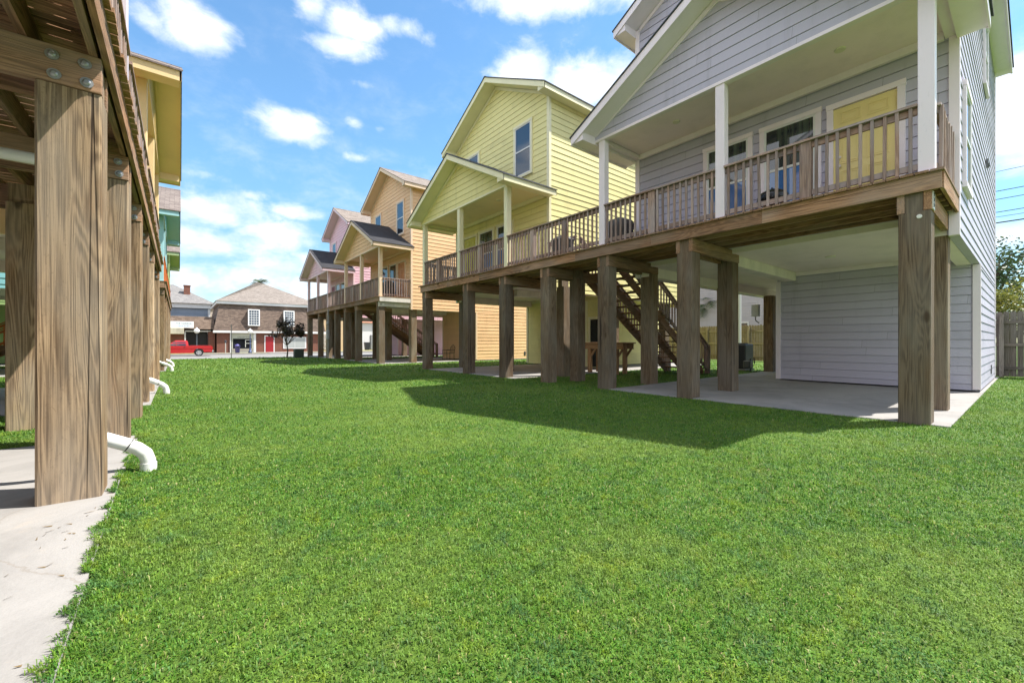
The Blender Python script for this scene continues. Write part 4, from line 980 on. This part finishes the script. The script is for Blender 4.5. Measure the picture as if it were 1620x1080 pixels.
# ---------------------------------------------------------------- street furniture
def street_lamp(x, y, label, col):
    root = thing('street_lamp', (x, y, -.22), label, 'street lamp', 'globe street lamps across the street'); pm = plain(col, .4, .3)
    m = Mb(); m.loft([[(x+r*cos(2*pi*k/10), y+r*sin(2*pi*k/10), z) for k in range(10)] for z, r in ((-.22, .2), (-.05, .2), (.05, .12), (.35, .1), (.45, .06), (1.95, .045), (2.0, .09), (2.08, .07))]); m.build('post', pm, root, smooth=True)
    m = Mb(); m.sphere((x, y, 2.32), .27, 16, 12); m.tube([(x, y, 2.55), (x, y, 2.7)], [.1, .04], 10); m.build('globe', plain((.8, .8, .78), .3), root, smooth=True)
street_lamp(1.55, 58.0, 'globe street lamp behind the red truck bed', (.08, .09, .10))
street_lamp(6.65, 58.4, 'globe street lamp in front of the shop window', (.06, .08, .16))
root = thing('sign_post', (3.0, 36.6, -.1), 'thin bare metal sign post at the far edge of the lawn', 'post'); m = Mb(); m.box(2.97, 3.02, 36.58, 36.62, -.2, 2.4); m.build('post', plain((.14, .14, .14), .5, .5), root)
m = Mb(); m.box(2.965, 3.025, 36.55, 36.579, .62, .72); m.build('bracket', plain((.3, .3, .3), .5, .5), root)
root = thing('parking_meter', (4.2, 58.2, -.2), 'parking meter on a pale pole in front of the brick corner', 'parking meter'); m = Mb(); m.tube([(4.2, 58.2, -.25), (4.2, 58.2, 1.0)], .05, 8); m.build('pole', plain((.45, .42, .38), .5), root)
m = Mb(); m.box(4.1, 4.3, 58.12, 58.28, 1.0, 1.3, .04); m.build('meter_head', plain((.05, .05, .06), .4), root)
root = thing('blue_bin', (5.45, 59.2, -.2), 'purple blue street bin in front of the shop window', 'bin'); m = Mb(); m.loft([[(5.45+r*cos(2*pi*k/14), 59.2+r*sin(2*pi*k/14), z) for k in range(14)] for z, r in ((-.2, .22), (.55, .27), (.62, .29), (.75, .2), (.85, .05))]); m.build('bin_body', plain((.07, .06, .22), .4), root, smooth=True)
m = Mb(); m.box(5.3, 5.6, 58.9, 58.96, .42, .52); m.build('slot', plain((.02, .02, .02), .5), root)
root = thing('utility_cabinet', (6.75, 33.6, -.07), 'dark green utility cabinet on the lawn under the small tree', 'cabinet')
m = Mb(); m.box(6.55, 7.15, 33.3, 33.9, -.15, .55, .03); m.build('body', plain((.035, .05, .035), .6), root); m = Mb(); m.box(6.52, 7.18, 33.27, 33.93, .551, .62, .02); m.build('lid', plain((.22, .22, .18), .6), root)
for i, x in enumerate((23.6, 26.3)):
    root = thing('wheelie_bin', (x, 66.8, -.2), ('left' if i == 0 else 'right')+' black wheeled bin against the white stucco building', 'bin', 'wheeled bins by the stucco building')
    m = Mb(); m.loft([[(x-.3, 66.5, -.2), (x+.3, 66.5, -.2), (x+.3, 67.1, -.2), (x-.3, 67.1, -.2)], [(x-.38, 66.4, .95), (x+.38, 66.4, .95), (x+.38, 67.2, .95), (x-.38, 67.2, .95)]]); m.build('bin_body', plain((.02, .022, .03), .5), root)
    m = Mb(); m.box(x-.4, x+.4, 66.38, 67.22, .95, 1.03, .02); m.build('lid', plain((.03, .03, .04), .5), root)

# ---------------------------------------------------------------- red pickup truck, facing left
def truck(x, y, z, s=1.):
    """x: rear bumper, y: near side, z: ground"""
    root = thing('pickup_truck', (x-2.3, y+.85, z), 'red pickup truck parked on the street with its cab behind the left piles', 'truck')
    red = plain((.42, .012, .016), .22, 0, 'red_paint', .6); blk = plain((.02, .02, .02), .5); chrome = plain((.6, .6, .6), .2, .9); gl = glass((.02, .025, .03))
    def P(a, b): return (x-a*s, z+b*s)
    W0, W1 = y, y+1.72
    def arch(cx, r=.41): return [(cx+r*cos(t), .38+r*sin(t)) for t in [pi*k/8 for k in range(9)]]
    # body: rear at a=0, front at a=4.9
    prof = [(.05, .42), (.0, .62), (.03, 1.02), (1.95, 1.06), (3.55, 1.04), (4.75, .93), (4.93, .75), (4.95, .42)]+[(a, b) for a, b in [(4.55, .38)]]
    low = [(4.52, .38)]+[(3.95+.42*cos(t), .38+.42*sin(t)) for t in [pi*k/8 for k in range(0, 9)]]+[(3.4, .32), (1.6, .32)]+[(1.12+.42*cos(t), .38+.42*sin(t)) for t in [pi*k/8 for k in range(0, 9)]]
    m = Mb(); pts = [P(a, b) for a, b in prof[:-1]+low+[(.6, .42)]]
    # outer skins with tumblehome
    m.prism(pts, 'y', W0+.02, W1-.02); body = m.build('body', red, root)
    m = Mb(); m.box(x-1.88*s, x-.08*s, W0+.0, W0+.018, z+.78, z+.83); m.box(x-4.6*s, x-1.95*s, W0+.004, W0+.018, z+.78, z+.80); m.build('side_moulding', red, root)
    m = Mb(); m.box(x-1.85*s, x-.1*s, W0+.12, W1-.12, z+1.045, z+1.085); m.build('bed_liner', plain((.3, .02, .02), .5), root)
    # cab
    m = Mb()
    def ring(zz, a0, a1, i): return [(x-a0, W0+i, zz), (x-a1, W0+i, zz), (x-a1, W1-i, zz), (x-a0, W1-i, zz)]
    m.loft([ring(z+1.04, 1.95, 3.75, .04), ring(z+1.3, 1.98, 3.42, .1), ring(z+1.52, 2.03, 3.08, .18), ring(z+1.6, 2.12, 2.95, .26)]); m.build('cab', red, root)
    m = Mb()
    f = lambda a, b, d: (x-a, W0+d-.006, z+b)
    m.face([f(2.16, 1.08, .045), f(3.55, 1.08, .045), f(3.12, 1.46, .155), f(2.2, 1.46, .155)])
    m.face([(x-1.955, W0+.2, z+1.12), (x-1.955, W1-.2, z+1.12), (x-2.02, W1-.3, z+1.48), (x-2.02, W0+.3, z+1.48)]); m.build('window', gl, root)
    m = Mb(); m.box(x-2.95, x-2.92, W0+.0, W0+.04, z+1.07, z+1.45); m.build('window_pillar', red, root)
    m = Mb(); m.box(x-3.5, x-3.36, W0-.14, W0+.02, z+1.1, z+1.22, .02); m.build('wing_mirror', blk, root)
    m = Mb(); m.box(x-2.35, x-2.2, W0-.004, W0+.02, z+.92, z+.96); m.build('door_handle', blk, root)
    for a in (3.95, 1.12):
        for yy in (W0+.12, W1-.12):
            m = Mb(); c = (x-a, yy, z+.35); m.tube([(c[0], yy-.11, c[2]), (c[0], yy+.11, c[2])], .35, 24); w = m.build('wheel', plain((.015, .015, .015), .7), root, smooth=True)
            m = Mb(); sg = -1 if yy < y+.8 else 1; m.tube([(c[0], yy+sg*.08, c[2]), (c[0], yy+sg*.118, c[2])], .22, 20); m.build('rim', plain((.5, .5, .5), .35, .6), w, smooth=True)
            m = Mb()
            for k in range(5): t_ = 2*pi*k/5; m.tube([(c[0]+.13*cos(t_), yy+sg*.11, c[2]+.13*sin(t_)), (c[0]+.13*cos(t_), yy+sg*.122, c[2]+.13*sin(t_))], .035, 8)
            m.build('rim_openings', blk, w)
    m = Mb(); m.box(x-.06, x+.1, W0+.05, W1-.05, z+.42, z+.6, .02); m.build('rear_bumper', chrome, root)
    m = Mb(); m.box(x-5.02, x-4.9, W0+.03, W1-.03, z+.4, z+.6, .02); m.build('front_bumper', chrome, root)
    m = Mb(); m.box(x-.09, x+.012, W0+.004, W0+.16, z+.66, z+.98); m.build('tail_light', plain((.5, .01, .01), .2), root)
    m = Mb(); m.box(x-4.95, x-4.8, W0+.004, W0+.2, z+.68, z+.84); m.build('headlight', plain((.6, .6, .6), .15), root)
truck(2.72, 53.2, -.35)

# dry leaves and twigs scattered on the near slab
m = Mb(); r = random.Random(4)
for k in range(46):
    x = -.42-abs(r.gauss(0, .14)); y = r.uniform(1.6, 4.0)
    if k % 4 == 0: x = r.uniform(-1.3, -.5)
    a = r.uniform(0, 3.1); l = r.uniform(.008, .03); w = r.uniform(.002, .006); z = .0235
    c_, s_ = cos(a), sin(a)
    m.face([(x-c_*l-s_*w, y-s_*l+c_*w, z), (x+s_*w-c_*l, y-c_*w-s_*l, z+.003), (x+c_*l, y+s_*l, z+.006), (x-s_*w*.2+c_*l*.2, y+c_*w+s_*l*.2, z+.004)])
tag(m.build('leaf_litter', plain((.16, .11, .05), .8)), 'dry leaf bits and clippings strewn on the near left slab', 'litter', kind='stuff')
